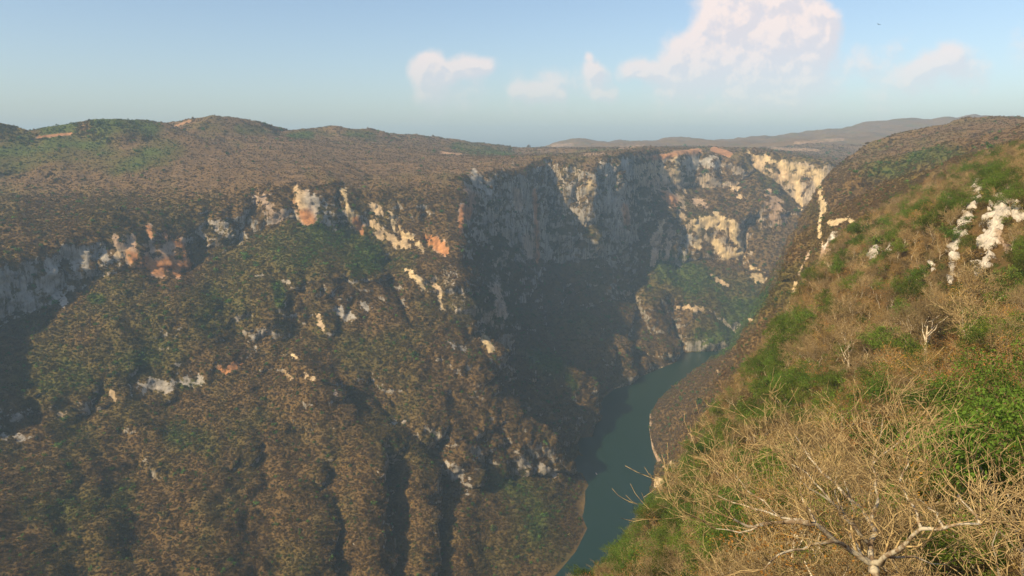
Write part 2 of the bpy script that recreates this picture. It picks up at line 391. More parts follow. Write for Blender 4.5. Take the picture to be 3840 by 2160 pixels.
# ------------------------------------------------------------------ what covers the land: rock colour, plant colour
RC = {'g': (.30, .265, .22), 'c': (.42, .30, .17), 'o': (.36, .165, .065), 'w': (.52, .46, .38), 'p': (.36, .245, .16), 'b': (.47, .35, .19), 's': (.34, .17, .08)}
STROKES = [
 # kind, radius px, strength, points
 ('g',45,.75,[(0,700),(60,760),(150,720)]),('g',34,.7,[(100,680),(200,650),(290,640)]),('g',30,.5,[(0,780),(100,770)]),
 ('c',24,1.,[(290,610),(330,640)]),('o',30,1.,[(350,640),(400,665),(460,668)]),('p',20,.9,[(300,600),(400,630),(450,610)]),('o',9,1,[(440,600),(462,630),(465,680)]),('o',9,.9,[(372,572),(378,590)]),('o',9,.9,[(412,582),(420,596)]),
 ('g',30,.5,[(540,570),(620,590)]),('p',20,.8,[(660,500),(700,545)]),('o',20,1.,[(752,490),(765,520),(778,548)]),('c',16,1.,[(748,475),(762,510)]),('g',24,.8,[(790,500),(820,540)]),
 ('b',9,1.3,[(862,478),(872,515),(890,545)]),('o',10,1.1,[(895,555),(912,585)]),('c',13,.9,[(935,520),(1000,545)]),('b',9,1.1,[(985,545),(1000,580),(1020,600)]),('c',14,1.,[(950,590),(1000,610),(1050,620)]),('o',16,1.,[(1080,600),(1120,628)]),('c',12,.9,[(940,560),(960,600)]),('b',9,1.1,[(1030,590),(1060,628)]),
 ('o',16,.9,[(1180,470),(1190,500)]),('g',22,.8,[(1190,450),(1230,480)]),('o',9,1.2,[(1185,510),(1175,545)]),('o',8,1.,[(1165,520),(1150,620)]),
 ('g',50,.35,[(1200,470),(1400,450),(1540,440)]),('g',50,.38,[(1270,520),(1400,540),(1490,500)]),('g',40,.35,[(1320,600),(1340,640)]),('o',6,1.3,[(1345,480),(1350,560),(1352,660)]),('p',10,.9,[(1300,480),(1305,520)]),('p',14,.8,[(1330,600),(1335,640)]),('b',8,1.2,[(1482,455),(1486,485)]),('g',24,.6,[(1520,420),(1545,500),(1560,600)]),('o',8,.9,[(1572,520),(1578,560)]),('g',26,.5,[(1250,700),(1260,780)]),
 ('b',8,1.3,[(1024,678),(1045,700),(1068,728)]),('c',9,1.1,[(1088,705),(1105,740)]),('b',7,1.2,[(1105,745),(1115,778)]),('p',16,.7,[(1250,730),(1262,790)]),('b',10,1.3,[(1218,850),(1232,880)]),('g',14,.9,[(895,740),(925,775)]),('c',9,.8,[(800,795),(812,830)]),('g',16,.7,[(850,780),(880,800)]),('g',14,.6,[(1120,860),(1165,880)]),('g',30,.4,[(1130,690),(1150,780)]),
 ('g',20,.8,[(0,1040),(60,1050)]),('c',14,.9,[(110,1055),(165,1040)]),('c',8,1.,[(282,985),(292,1005)]),('g',22,.7,[(330,970),(420,965),(500,950)]),('o',16,1.3,[(560,932),(600,918)]),('g',12,.7,[(620,900),(640,880)]),('c',7,1.,[(718,935),(730,952)]),('c',7,.9,[(770,945),(790,952)]),('b',5,1.,[(735,892),(745,900)]),('g',12,.6,[(0,1100),(100,1100)]),
 ('g',20,.7,[(1130,1170),(1180,1225)]),('g',12,.7,[(1195,1130),(1205,1160)]),('g',18,.7,[(1310,1165),(1350,1180),(1390,1190)]),('g',10,.7,[(970,1070),(1010,1060)]),('p',6,.8,[(840,985),(850,995)]),
 ('g',18,.9,[(1560,400),(1600,430)]),('c',24,.7,[(1620,420),(1680,440)]),('b',9,.9,[(1700,395),(1708,450)]),('g',16,1,[(1735,410),(1790,400)]),('w',9,.7,[(1790,410),(1810,425)]),('p',24,.9,[(1650,470),(1700,500)]),('o',12,.8,[(1670,490),(1695,510)]),('c',10,.8,[(1720,480),(1715,560)]),('c',10,.7,[(1665,560),(1650,640)]),('p',12,.7,[(1690,560),(1680,640)]),
 ('b',12,1.2,[(1885,388),(1930,402),(1975,420)]),('b',13,1.1,[(1980,425),(2020,432),(2060,440)]),('c',16,.8,[(1900,410),(1960,440),(2000,450)]),('b',7,1.2,[(2005,450),(2010,500),(2015,525)]),('b',8,1.2,[(2055,450),(2066,500),(2074,530)]),('p',22,1.,[(1940,490),(1955,545)]),('c',12,.8,[(1850,470),(1860,495)]),('p',14,.8,[(1745,500),(1780,520)]),
 ('b',18,1.3,[(1762,560),(1800,552),(1838,570)]),('b',14,1.3,[(1835,570),(1862,610),(1860,645)]),('b',11,1.2,[(1755,560),(1752,620)]),('b',10,1.1,[(1790,600),(1830,650)]),('g',16,.9,[(1730,600),(1718,660)]),('p',16,.8,[(1650,600),(1645,660)]),('b',20,1.,[(1890,690),(1920,708)]),('c',7,1.1,[(1705,772),(1740,775),(1772,778)]),('c',5,1.,[(1800,700),(1830,718)]),('c',6,.9,[(1880,800),(1890,805)]),('c',8,.8,[(1790,690),(1800,705)]),
 ('c',3,.9,[(1790,882),(1830,881)]),('c',3,.6,[(1620,944),(1690,912)]),('c',4,.9,[(1545,976),(1560,976)]),
 ('p',4,.8,[(1637,1038),(1634,1080),(1642,1130)]),('p',7,1.,[(1642,1140),(1668,1175)]),('b',14,1.4,[(1655,1212),(1682,1228)]),('c',6,1.,[(1690,1165),(1700,1180)]),('c',8,1.,[(1820,985),(1828,1000)]),('c',6,.8,[(1740,1100),(1750,1120)]),('c',6,.8,[(1800,930),(1806,940)]),
 ('b',3,1.,[(2087,450),(2083,475)]),('b',5,1.,[(2068,540),(2058,590)]),('b',8,.9,[(2080,562),(2125,556)]),('b',6,1.,[(2132,552),(2145,560)]),('b',8,1.,[(2062,590),(2068,610)]),('p',15,1.4,[(2085,612),(2068,650),(2055,685)]),('w',9,1.1,[(2100,590),(2080,620)]),('p',4,.7,[(2036,630),(2012,690)]),('b',7,1.,[(2000,715),(1992,750),(1984,785)]),
 ('w',15,1.7,[(2462,472),(2450,510),(2436,550)]),('w',16,1.7,[(2430,560),(2412,610),(2402,650)]),('w',8,1.4,[(2400,660),(2394,715)]),('w',24,1.7,[(2525,520),(2505,560),(2488,610)]),('w',20,1.7,[(2488,620),(2470,680)]),('w',16,1.3,[(2550,520),(2576,560)]),('w',10,1.3,[(2205,628),(2192,650)]),('w',6,1.2,[(2352,670),(2350,684)]),('w',6,1.,[(2245,620),(2240,632)]),('p',10,.8,[(2520,600),(2540,640)]),
 ('s',7,1.2,[(1630,398),(1690,390)]),('s',9,1.3,[(1795,375),(1835,388)]),('s',8,.9,[(1700,385),(1760,380)]),('s',6,.45,[(1470,390),(1520,385)]),('s',6,.45,[(1390,366),(1440,364)]),('s',5,1.,[(95,345),(180,336)]),('s',4,.6,[(1110,384),(1160,388)]),('s',5,.45,[(1930,372),(2060,378)]),('s',6,.45,[(2000,360),(2120,350)]),('s',4,.8,[(440,318),(480,303)]),('s',5,.45,[(1560,372),(1620,366)]),
]
GREEN = [  # radius px, amount (negative: bare brown), points
 (70,.62,[(650,650),(800,610),(900,640)]),(40,.5,[(950,650),(1010,660)]),(70,.35,[(150,850),(400,780),(600,740)]),(60,.4,[(100,950),(400,900)]),(14,1.1,[(700,720),(705,760)]),(14,1.1,[(235,750),(250,752)]),
 (30,.8,[(1350,900),(1400,920)]),(12,1.,[(1430,950),(1445,975)]),(40,.5,[(1230,1210),(1400,1260)]),(50,.4,[(1350,1320),(1250,1400)]),(60,.3,[(900,900),(1000,980)]),(60,.5,[(1700,690),(1800,740),(1900,800)]),(50,.8,[(1760,860),(1860,840),(1900,790)]),(40,.6,[(1650,680),(1750,690)]),(25,.7,[(1850,870),(1800,880)]),
 (60,-.6,[(1000,1280),(900,1400)]),(60,-.7,[(1620,850),(1680,880)]),(60,-.5,[(1250,980),(1350,1010)]),(70,-.6,[(700,380),(1000,400),(1250,400)]),(60,-.5,[(500,420),(800,440)]),(60,-.4,[(1900,620),(2000,600)]),(50,-.7,[(1700,1050),(1800,980),(1900,860)]),(30,-1,[(1230,920),(1300,960)]),(40,-.4,[(1100,900),(1150,960)]),
 (30,.9,[(250,310),(380,312)]),(24,.8,[(0,330),(60,340)]),(24,.8,[(120,330),(180,320)]),(14,.6,[(600,320),(660,330)]),(12,.8,[(730,345),(780,340)]),(10,.7,[(880,335),(940,340)]),(40,.6,[(0,400),(250,370)]),(30,.5,[(300,420),(450,380)]),(20,.7,[(780,440),(830,450)]),(14,.6,[(1150,370),(1280,385)]),(14,.8,[(460,970),(500,960)]),
 (40,.7,[(450,1100),(520,1120)]),(40,.5,[(60,1300),(300,1250)]),(50,.4,[(100,1000),(200,1120)]),(30,.7,[(2300,390),(2400,390)]),(40,.5,[(2450,400),(2576,360)]),(30,.5,[(2200,430),(2260,430)]),
]
def inside(poly, X, Y):
    c = np.zeros(len(X), bool); n = len(poly)
    for i in range(n):
        x1, y1 = poly[i]; x2, y2 = poly[(i + 1) % n]
        k = (y1 > Y) != (y2 > Y)
        with np.errstate(divide='ignore', invalid='ignore'):
            c ^= k & (X < (x2 - x1) * (Y - y1) / (y2 - y1 + 1e-12) + x1)
    return c
MIDLINE = [(-9000, -2000), (-1500, 135), (-900, 305), (-475, 505), (-115, 765), (100, 1030), (200, 1240), (235, 1400), (240, 1560), (260, 1720), (300, 1900), (380, 2060), (480, 2180), (640, 2340), (760, 2475), (900, 2490), (1170, 2550), (1720, 2575), (2500, 2425), (9000, 2300), (9000, -3000)]
XP, YP = project(V)
DV = dist(V)
def stroke_mask(pts, rad, wob):
    """falloff round a painted stroke; limited to the land the stroke lies on"""
    x0 = min(p[0] for p in pts) - rad * 2.5; x1 = max(p[0] for p in pts) + rad * 2.5
    y0 = min(p[1] for p in pts) - rad * 2.5; y1 = max(p[1] for p in pts) + rad * 2.5
    idx = np.nonzero((XP > x0) & (XP < x1) & (YP > y0) & (YP < y1))[0]
    hs = [hit(*p) for p in pts]; hs = [h for h in hs if h is not None]
    if not hs or not len(idx): return idx[:0], None
    dm = [np.linalg.norm(h) for h in hs]; lo, hi = min(dm) * 0.88 - 30, max(dm) * 1.12 + 30
    idx = idx[(DV[idx] > lo) & (DV[idx] < hi)]
    P2 = np.stack([XP[idx], YP[idx]], 1); best = np.full(len(idx), 1e9)
    pp = pts if len(pts) > 1 else pts * 2
    for a, b in zip(pp[:-1], pp[1:]):
        best = np.minimum(best, seg_dist(P2, np.array(a, float), np.array(b, float))[0])
    return idx, 1.15 - best / (rad * 1.35)

q = V.copy(); q[:, 2] *= 0.16
lod = np.clip(DV / 1500, 0.3, 2)[:, None]
streak = fbm(q / (13 * lod), 4, 0.7); blot = fbm(V / (34 * lod) + 3, 4, 0.6); blot2 = fbm(V / (110 * np.minimum(lod, 1.5)) + 8, 4, 0.55); fineb = fbm(V / (9 * lod) + 1, 2, 0.6)
land = smooth(420, 800, DV)
rock = smooth(0.46, 0.16, N1[:, 2] + 0.5 * streak + 0.4 * blot) * 0.6 * land * np.where(inside(MIDLINE, V[:, 0], V[:, 1]), .12, 1)
col = np.tile(np.array(RC['g']), (len(V), 1)); 
warm = smooth(0.0, 0.45, blot2 + 0.4 * streak)[:, None]
warm = np.clip(warm * .5 + .55 * smooth(2600, 3000, DV)[:, None], 0, .85)
col = col * (1 - warm) + np.array((.36, .26, .16)) * warm
for kind, rad, st, pts in STROKES:
    idx, m = stroke_mask(pts, rad, 1)
    if m is None: continue
    thr = 0.30 if kind in 'wbos' else 0.5
    a = smooth(0, thr, m - 0.52 + 1.9 * streak[idx] + 0.9 * blot[idx] + 0.5 * fineb[idx]) * min(1.0, st * .95) * smooth(0, .45, m)
    if kind == 's': a = smooth(0, .5, m - 0.3 + 0.5 * blot[idx]) * min(1, st)
    rock[idx] = np.maximum(rock[idx], a)
    w = (smooth(0.05, 0.6, m) * min(1, st))[:, None]
    col[idx] = col[idx] * (1 - w) + np.array(RC[kind]) * w
lift = smooth(.2, .8, rock) * smooth(900, 600, DV) * (V[:, 0] > 0)
V = V + N1 * (lift * (1.2 + 3.5 * streak + 1.5 * fineb))[:, None]
N1 = vnormals(V, F); bvh = make_bvh(V, F)
col *= (1 + 0.5 * streak + 0.2 * fineb)[:, None]
dark = smooth(0.12, 0.4, fbm(q / (7 * lod) + 40, 3, 0.6))[:, None]      # black water streaks on the limestone
col = col * (1 - 0.45 * dark)
green = 0.30 + 0.9 * blot2 + 0.3 * blot
for rad, st, pts in GREEN:
    idx, m = stroke_mask(pts, rad, 1)
    if m is None: continue
    green[idx] += st * smooth(0, 1, m)
BR, OL, GR, TN = [np.array(c) for c in ((.128, .079, .029), (.100, .078, .022), (.072, .090, .018), (.155, .104, .042))]
g1 = smooth(0.18, 0.75, green)[:, None]; g2 = smooth(0.7, 1.25, green)[:, None]
veg = BR * (1 - g1) + OL * g1; veg = veg * (1 - g2) + GR * g2
t = (smooth(0.0, 0.5, blot) * (1 - g2[:, 0]) * 0.5)[:, None]; veg = veg * (1 - t) + TN * t
# the high plateau: thin scrub over dry grass in faint terraces along the contours
plateau = smooth(0.80, 0.93, N1[:, 2]) * smooth(-150, -90, V[:, 2] + 12 * blot2) * smooth(1300, 1700, DV)
terr = smooth(0.45, 0.8, np.sin(V[:, 2] / 1.6 + 2.5 * blot2 + 1.2 * blot)) * smooth(-0.15, 0.25, blot2) * (1 - g1[:, 0])
tt = (plateau * terr * 0.5)[:, None]; veg = veg * (1 - tt) + np.array((.30, .20, .12)) * tt
plg = (plateau * 0.5)[:, None] * (1 - g1); veg = veg * (1 - plg) + np.array((.150, .092, .050)) * plg
print('painted', round(time.time() - T0, 1))

# ------------------------------------------------------------------ scene helpers
def tag(o, label=None, cat=None, group=None, kind=None):
    if label: o['label'] = label
    if cat: o['category'] = cat
    if group: o['group'] = group
    if kind: o['kind'] = kind
    return o

def mesh_np(name, V, F, mats=(), smooth_shade=False):
    me = bpy.data.meshes.new(name)
    V = np.asarray(V, np.float32); F = np.asarray(F, np.int32); k = F.shape[1]
    me.vertices.add(len(V)); me.vertices.foreach_set('co', V.ravel())
    me.loops.add(F.size); me.loops.foreach_set('vertex_index', F.ravel())
    me.polygons.add(len(F)); me.polygons.foreach_set('loop_start', np.arange(0, F.size, k, dtype=np.int32))
    me.polygons.foreach_set('loop_total', np.full(len(F), k, np.int32))
    if smooth_shade: me.polygons.foreach_set('use_smooth', np.ones(len(F), bool))
    for m in mats: me.materials.append(m)
    me.update(); me.validate()
    return me

def link(name, me, parent=None):
    o = bpy.data.objects.new(name, me); C.objects.link(o)
    if parent: o.parent = parent
    return o

class NT:
    def __init__(s, tree): s.t = tree; s.n = tree.nodes; s.l = tree.links
    def new(s, ty, **kw):
        n = s.n.new(ty)
        for k, v in kw.items():
            if k.startswith('i_'): n.inputs[k[2:].replace('_', ' ')].default_value = v
            else: setattr(n, k, v)
        return n
    def link(s, a, b): s.l.new(a, b)
    def math(s, op, a, b=None, clamp=False):
        n = s.n.new('ShaderNodeMath'); n.operation = op; n.use_clamp = clamp
        for i, v in enumerate((a, b)):
            if v is None: continue
            if hasattr(v, 'is_output'): s.link(v, n.inputs[i])
            else: n.inputs[i].default_value = v
        return n.outputs[0]
    def mix(s, f, a, b, bt='MIX'):
        n = s.n.new('ShaderNodeMix'); n.data_type = 'RGBA'; n.blend_type = bt
        for i, v in ((0, f), (6, a), (7, b)):
            if hasattr(v, 'is_output'): s.link(v, n.inputs[i])
            else: n.inputs[i].default_value = v if i == 0 else tuple(v) + (1,) * (4 - len(v))
        return n.outputs[2]
    def ramp(s, v, a, b):
        n = s.n.new('ShaderNodeMapRange'); n.interpolation_type = 'SMOOTHSTEP'
        s.link(v, n.inputs[0]); n.inputs[1].default_value = a; n.inputs[2].default_value = b
        return n.outputs[0]

def new_mat(name, rough=0.9):
    m = bpy.data.materials.new(name); m.use_nodes = True
    t = NT(m.node_tree); b = m.node_tree.nodes['Principled BSDF']
    b.inputs['Roughness'].default_value = rough; b.inputs['Specular IOR Level'].default_value = 0.15
    return m, t, b

# land: rock where it is bare, scrub elsewhere, both broken up by procedural texture
def land_material(name, fine_scale):
    m, t, b = new_mat(name, 0.95)
    a1 = t.new('ShaderNodeAttribute', attribute_name='rockcol'); a2 = t.new('ShaderNodeAttribute', attribute_name='vegcol'); a3 = t.new('ShaderNodeAttribute', attribute_name='rock')
    tc = t.new('ShaderNodeNewGeometry')
    mp = t.new('ShaderNodeMapping'); mp.inputs['Scale'].default_value = (1, 1, 0.12); t.link(tc.outputs['Position'], mp.inputs[0])
    n1 = t.new('ShaderNodeTexNoise', i_Scale=fine_scale, i_Detail=5.0, i_Roughness=0.65); t.link(mp.outputs[0], n1.inputs['Vector'])
    n2 = t.new('ShaderNodeTexNoise', i_Scale=fine_scale * 1.6, i_Detail=4.0, i_Roughness=0.7); t.link(tc.outputs['Position'], n2.inputs['Vector'])
    v1 = t.math('ADD', t.math('MULTIPLY', n1.outputs[0], 1.5), 0.25)
    v2 = t.math('ADD', t.math('MULTIPLY', n2.outputs[0], 1.6), 0.2)
    rc = t.mix(1.0, a1.outputs['Color'], v1, 'MULTIPLY'); vc = t.mix(1.0, a2.outputs['Color'], v2, 'MULTIPLY')
    f = t.math('ADD', a3.outputs['Fac'], t.math('ADD', t.math('MULTIPLY', t.math('SUBTRACT', n2.outputs[0], 0.5), 0.9), t.math('MULTIPLY', t.math('SUBTRACT', n1.outputs[0], 0.5), 1.6)))
    f = t.ramp(f, 0.30, 0.62)
    t.link(t.mix(f, vc, rc), b.inputs['Base Color'])
    bp = t.new('ShaderNodeBump', i_Strength=0.8); bp.inputs['Distance'].default_value = 1.2
    t.link(n2.outputs[0], bp.inputs['Height']); t.link(bp.outputs[0], b.inputs['Normal'])
    return m
M_far = land_material('limestone and dry scrub', 0.16)
M_near = land_material('stony hillside soil', 0.9)

# split the land sheet into its named pieces by where they lie in plan
cen = V[F].mean(1)
X, Y = cen[:, 0], cen[:, 1]; DC = np.hypot(X, Y)
right = inside(MIDLINE, X, Y)
rim = [tuple(P(*warp(p))[:2]) for p in [(-500,780,1050),(-200,710,1200),(0,645,1340),(180,588,1470),(360,535,1640),(560,508,1770),(750,462,1910),(920,480,1980),(1080,515,1960),(1158,490,2010)]] + \
      [tuple(P(*p)[:2]) for p in [(1166,440,2160),(1260,431,2340),(1340,405,2580),(1425,397,2700),(1500,415,2680),(1548,396,2790),(1600,380,3000),(1700,382,3200),(1785,384,3340),(1880,376,3400),(2050,400,3300),(2200,430,3500),(2400,430,4200)]]
plat = inside([(-20000, 900), (-3000, 1100)] + rim + [(12000, 5600), (12000, 30000), (-20000, 30000)], X, Y)
mount = DC > 4300
near = right & ((np.hypot(X, Y) < 780) | (Y < 300)) & (X > -2000)
east = right & ~near
eastplat = east & (cen[:, 2] > -140) & (Y > 900)
classes = [('mountains', mount, 'dry brown mountains beyond the canyon fading into the haze'),
           ('plateau', plat & ~mount & ~right, 'flat brown scrub plateau with low hills above the left canyon rim'),
           ('hillside', near & ~mount, 'steep near hillside falling away on the right with white rock patches'),
           ('canyon_wall', east & ~mount, 'sunlit right-hand canyon side dropping to the water'),
           ('canyon_wall', ~right & ~plat & ~mount & (X > 340) & (Y > 2050), 'distant sunlit limestone wall closing the canyon'),
           ('canyon_wall', ~right & ~plat & ~mount & ~((X > 340) & (Y > 2050)), 'terraced left canyon wall with orange and grey cliff bands')]
def set_attr(me, nm, ty, data):
    a = me.attributes.new(nm, ty, 'POINT')
    a.data.foreach_set('color' if ty == 'FLOAT_COLOR' else 'value', np.asarray(data, np.float32).ravel())
def rgba(c): return np.concatenate([np.clip(c, 0, 1), np.ones((len(c), 1))], 1)
seen = np.zeros(len(F), bool)
for nm, mask, lab in classes:
    mask = mask & ~seen; seen |= mask
    f = F[mask]; u, inv = np.unique(f, return_inverse=True); f = inv.reshape(-1, 3)
    me = mesh_np(nm, V[u], f, [M_near if nm == 'hillside' else M_far], True)
    set_attr(me, 'rockcol', 'FLOAT_COLOR', rgba(col[u])); set_attr(me, 'vegcol', 'FLOAT_COLOR', rgba(veg[u])); set_attr(me, 'rock', 'FLOAT', rock[u])
    tag(link(nm, me), lab, kind='structure')
print('land built', round(time.time() - T0, 1))

# ground to the horizon, under and beyond the modelled country
m, t, b = new_mat('distant dry plain'); b.inputs['Base Color'].default_value = (.13, .10, .07, 1)
R = 12400; me = mesh_np('ground', [(-R, -R, -760), (R, -R, -760), (R, R + 1000, -760), (-R, R + 1000, -760)], [(0, 1, 2, 3)], [m]); tag(link('ground', me), 'low ground stretching away beneath the haze', kind='structure')

# water
m, t, b = new_mat('green river water', 0.3)
b.inputs['Specular IOR Level'].default_value = 0.22
tc = t.new('ShaderNodeNewGeometry')
n1 = t.new('ShaderNodeTexNoise', i_Scale=0.25, i_Detail=4.0); t.link(tc.outputs['Position'], n1.inputs['Vector'])
n2 = t.new('ShaderNodeTexNoise', i_Scale=0.006, i_Detail=3.0); t.link(tc.outputs['Position'], n2.inputs['Vector'])
t.link(t.mix(n2.outputs[0], (.005, .021, .012), (.009, .028, .016)), b.inputs['Base Color'])
bp = t.new('ShaderNodeBump', i_Strength=0.25); bp.inputs['Distance'].default_value = 0.2
t.link(n1.outputs[0], bp.inputs['Height']); t.link(bp.outputs[0], b.inputs['Normal'])
wl = [tuple(p[:2]) for p in bankL]; wr = [tuple(p[:2]) for p in bankR]
def resample(pl, n):
    pl = np.array(pl); s = np.r_[0, np.cumsum(np.hypot(*np.diff(pl, axis=0).T))]; q = np.linspace(0, s[-1], n)
    return np.stack([np.interp(q, s, pl[:, 0]), np.interp(q, s, pl[:, 1])], 1)
a, c_ = resample(wl, 120), resample(wr, 120); mdl = (a + c_) / 2
a2 = mdl + (a - mdl) * 1.0 + (a - c_) / np.linalg.norm(a - c_, axis=1)[:, None] * 40
c2 = mdl + (c_ - mdl) * 1.0 - (a - c_) / np.linalg.norm(a - c_, axis=1)[:, None] * 40
Vw = np.concatenate([a2, c2]); Vw = np.c_[Vw, np.full(len(Vw), RIVER + 0.6)]
Fw = [(i + 1, i, 120 + i, 121 + i) for i in range(119)]
me = mesh_np('river', Vw, Fw, [m]); tag(link('river', me), 'dark green river winding through the canyon floor', kind='structure')

# ------------------------------------------------------------------ foliage materials
def leaf_mat(name, c, var=0.35, trans=0.35, inst=False, hue=0.04):
    m, t, b = new_mat(name, 0.75)
    if inst:
        a = t.new('ShaderNodeAttribute', attribute_name='tint', attribute_type='INSTANCER'); base = a.outputs['Color']
    else:
        oi = t.new('ShaderNodeObjectInfo')
        hs = t.new('ShaderNodeHueSaturation'); hs.inputs['Color'].default_value = tuple(c) + (1,)
        t.link(t.math('ADD', t.math('MULTIPLY', oi.outputs['Random'], hue), 0.5 - hue / 2), hs.inputs['Hue'])
        r2 = t.math('FRACT', t.math('MULTIPLY', oi.outputs['Random'], 7.31))
        t.link(t.math('ADD', t.math('MULTIPLY', r2, 2 * var), 1 - var), hs.inputs['Value']); base = hs.outputs[0]
    g = t.new('ShaderNodeNewGeometry')
    ri = t.math('ADD', t.math('MULTIPLY', g.outputs['Random Per Island'], 0.8), 0.6)
    colr = t.mix(1.0, base, ri, 'MULTIPLY'); t.link(colr, b.inputs['Base Color'])
    if trans:
        tr = t.new('ShaderNodeBsdfTranslucent'); t.link(colr, tr.inputs[0])
        mx = t.new('ShaderNodeMixShader'); mx.inputs[0].default_value = trans
        t.link(b.outputs[0], mx.inputs[1]); t.link(tr.outputs[0], mx.inputs[2]); t.link(mx.outputs[0], m.node_tree.nodes['Material Output'].inputs[0])
    return m
def bark_mat(name, c1, c2):
    m, t, b = new_mat(name, 0.9)
    g = t.new('ShaderNodeTexCoord')
    n = t.new('ShaderNodeTexNoise', i_Scale=5.0, i_Detail=3.0); t.link(g.outputs['Object'], n.inputs['Vector'])
    oi = t.new('ShaderNodeObjectInfo'); v = t.math('ADD', t.math('MULTIPLY', t.math('FRACT', t.math('MULTIPLY', oi.outputs['Random'], 5.7)), 0.8), 0.4)
    t.link(t.mix(1.0, t.mix(t.ramp(n.outputs[0], 0.42, 0.62), c1, c2), v, 'MULTIPLY'), b.inputs['Base Color'])
    return m
M_bark = bark_mat('pale lichened bark', (.62, .54, .40), (.30, .21, .13))
M_twig = bark_mat('dry tan twigs', (.42, .31, .15), (.22, .145, .07))
M_green = leaf_mat('fresh green leaves', (.100, .150, .020), 0.4)
M_dry = leaf_mat('dry ochre leaves', (.40, .20, .045), 0.3, hue=0.05)
M_inst = leaf_mat('scrub foliage', (0, 0, 0), inst=True, trans=0.25)

# ------------------------------------------------------------------ tree builders
class Tubes:
    def __init__(s): s.V = []; s.F = []
    def add(s, pts, rad, k):
        pts = [np.asarray(p, float) for p in pts]; base = len(s.V); n = len(pts)
        up = np.array((0.31, 0.17, 0.93))
        for i in range(n):
            d = pts[min(i + 1, n - 1)] - pts[max(i - 1, 0)]; d = d / (np.linalg.norm(d) + 1e-9)
            x = np.cross(d, up); x /= (np.linalg.norm(x) + 1e-9); y = np.cross(d, x)
            for j in range(k):
                a = 2 * math.pi * j / k
                s.V.append(pts[i] + (x * math.cos(a) + y * math.sin(a)) * rad[i])
        for i in range(n - 1):
            for j in range(k):
                a, b = base + i * k + j, base + i * k + (j + 1) % k
                s.F.append((a, b, b + k)); s.F.append((a, b + k, a + k))
    def mesh(s, name, mat): return mesh_np(name, np.array(s.V), np.array(s.F), [mat])

def rnd_dir(d, spread, rr):
    v = np.array([rr.gauss(0, 1) for _ in range(3)]); v -= d * (v @ d); v /= np.linalg.norm(v) + 1e-9
    a = spread; return d * math.cos(a) + v * math.sin(a)

def grow(p, d, ln, r, lev, maxlev, out, tips, rr, flat=0.0, kids=(5, 5, 4, 4), up=0.12):
    n = 5 if lev < 2 else 4 if lev < 3 else 3; pts = [p]; rads = [r]; dd = d
    for i in range(n):
        dd = dd + np.array([rr.gauss(0, .24), rr.gauss(0, .24), rr.gauss(0, .19) + up * (1 - flat)]); dd /= np.linalg.norm(dd)
        p = p + dd * ln / n; pts.append(p); rads.append(r * (1 - 0.72 * (i + 1) / n))
    out[lev].append((pts, rads))
    if lev == maxlev: tips.append((p, dd)); return
    k = kids[min(lev, len(kids) - 1)]
    for j in range(k):
        t = (0.35 if lev == 0 else 0.2) + (0.65 if lev == 0 else 0.8) * (j + rr.random() * .6) / k
        i = min(n - 1, int(t * n)); q = pts[i] + (pts[i + 1] - pts[i]) * (t * n - i)
        c = rnd_dir(dd, rr.uniform(.55, 1.05), rr)
        c[2] = c[2] * (1 - flat) + 0.15; c /= np.linalg.norm(c)
        grow(q, c, ln * rr.uniform(.5, .78) * (1.0 if lev else 1.05), rads[i] * .62, lev + 1, maxlev, out, tips, rr, flat, kids, up)
    tips.append((p, dd))

def leaves(tips, n_per, size, spread, rr, jitter=1.0):
    Vl, Fl = [], []
    for p, d in tips:
        for _ in range(n_per):
            c = p + np.array([rr.gauss(0, spread), rr.gauss(0, spread), rr.gauss(0, spread * .7)])
            a = np.array([rr.gauss(0, 1) for _ in range(3)]); a /= np.linalg.norm(a); b = np.cross(a, [rr.gauss(0, 1), rr.gauss(0, 1), rr.gauss(0, 1)]); b /= np.linalg.norm(b) + 1e-9
            s = size * rr.uniform(.6, 1.4); i = len(Vl)
            Vl += [c - a * s, c + b * s * .5, c + a * s, c - b * s * .5]; Fl += [(i, i + 1, i + 2), (i, i + 2, i + 3)]
    return Vl, Fl

def tree_meshes(kind, seed):
    """unit tree about 1 m tall x scale: returns trunk, crown meshes and the merged mesh used far away"""
    rr = random.Random(seed); out = [[] for _ in range(5)]; tips = []
    H = 8.0
    if kind == 'bare': ml, kids, flat, r0 = 4, (6, 5, 4, 3), 0.28, .15
    elif kind == 'dry': ml, kids, flat, r0 = 3, (6, 5, 5), 0.2, .12
    else: ml, kids, flat, r0 = 2, (8, 6), 0.15, .16
    lean = np.array([rr.gauss(0, .16), rr.gauss(0, .16), 1.0]); lean /= np.linalg.norm(lean)
    grow(np.array((0, 0, -.4)), lean, H * (.55 if kind == 'bare' else .6), r0, 0, ml, out, tips, rr, flat, kids)
    T = Tubes(); B = Tubes()
    for lev in range(5):
        for pts, rads in out[lev]:
            if lev == 0: T.add(pts, [max(x, .02) for x in rads], 6)
            elif lev == 1: (T if kind == 'bare' else B).add(pts, [max(x, .02) for x in rads], 4)
            else: B.add(pts, [max(x, .017) for x in rads], 3)
    trunk = T.mesh('trunk', M_bark)
    if kind == 'bare':
        crown = B.mesh('branches', M_twig)
    else:
        VB = [tuple(v) for v in B.V]; FB = list(B.F); nb = len(FB)
        if kind == 'dry': Vl, Fl = leaves(tips, 3, .10, .28, rr)
        else: Vl, Fl = leaves(tips, 60, .115, .42, rr)
        o = len(VB); VB += [tuple(v) for v in Vl]; FB += [tuple(o + i for i in f) for f in Fl]
        crown = mesh_np('crown', np.array(VB), np.array(FB), [M_twig, M_dry if kind == 'dry' else M_green])
        mi = np.zeros(len(FB), np.int32); mi[nb:] = 1; crown.polygons.foreach_set('material_index', mi)
    return trunk, crown
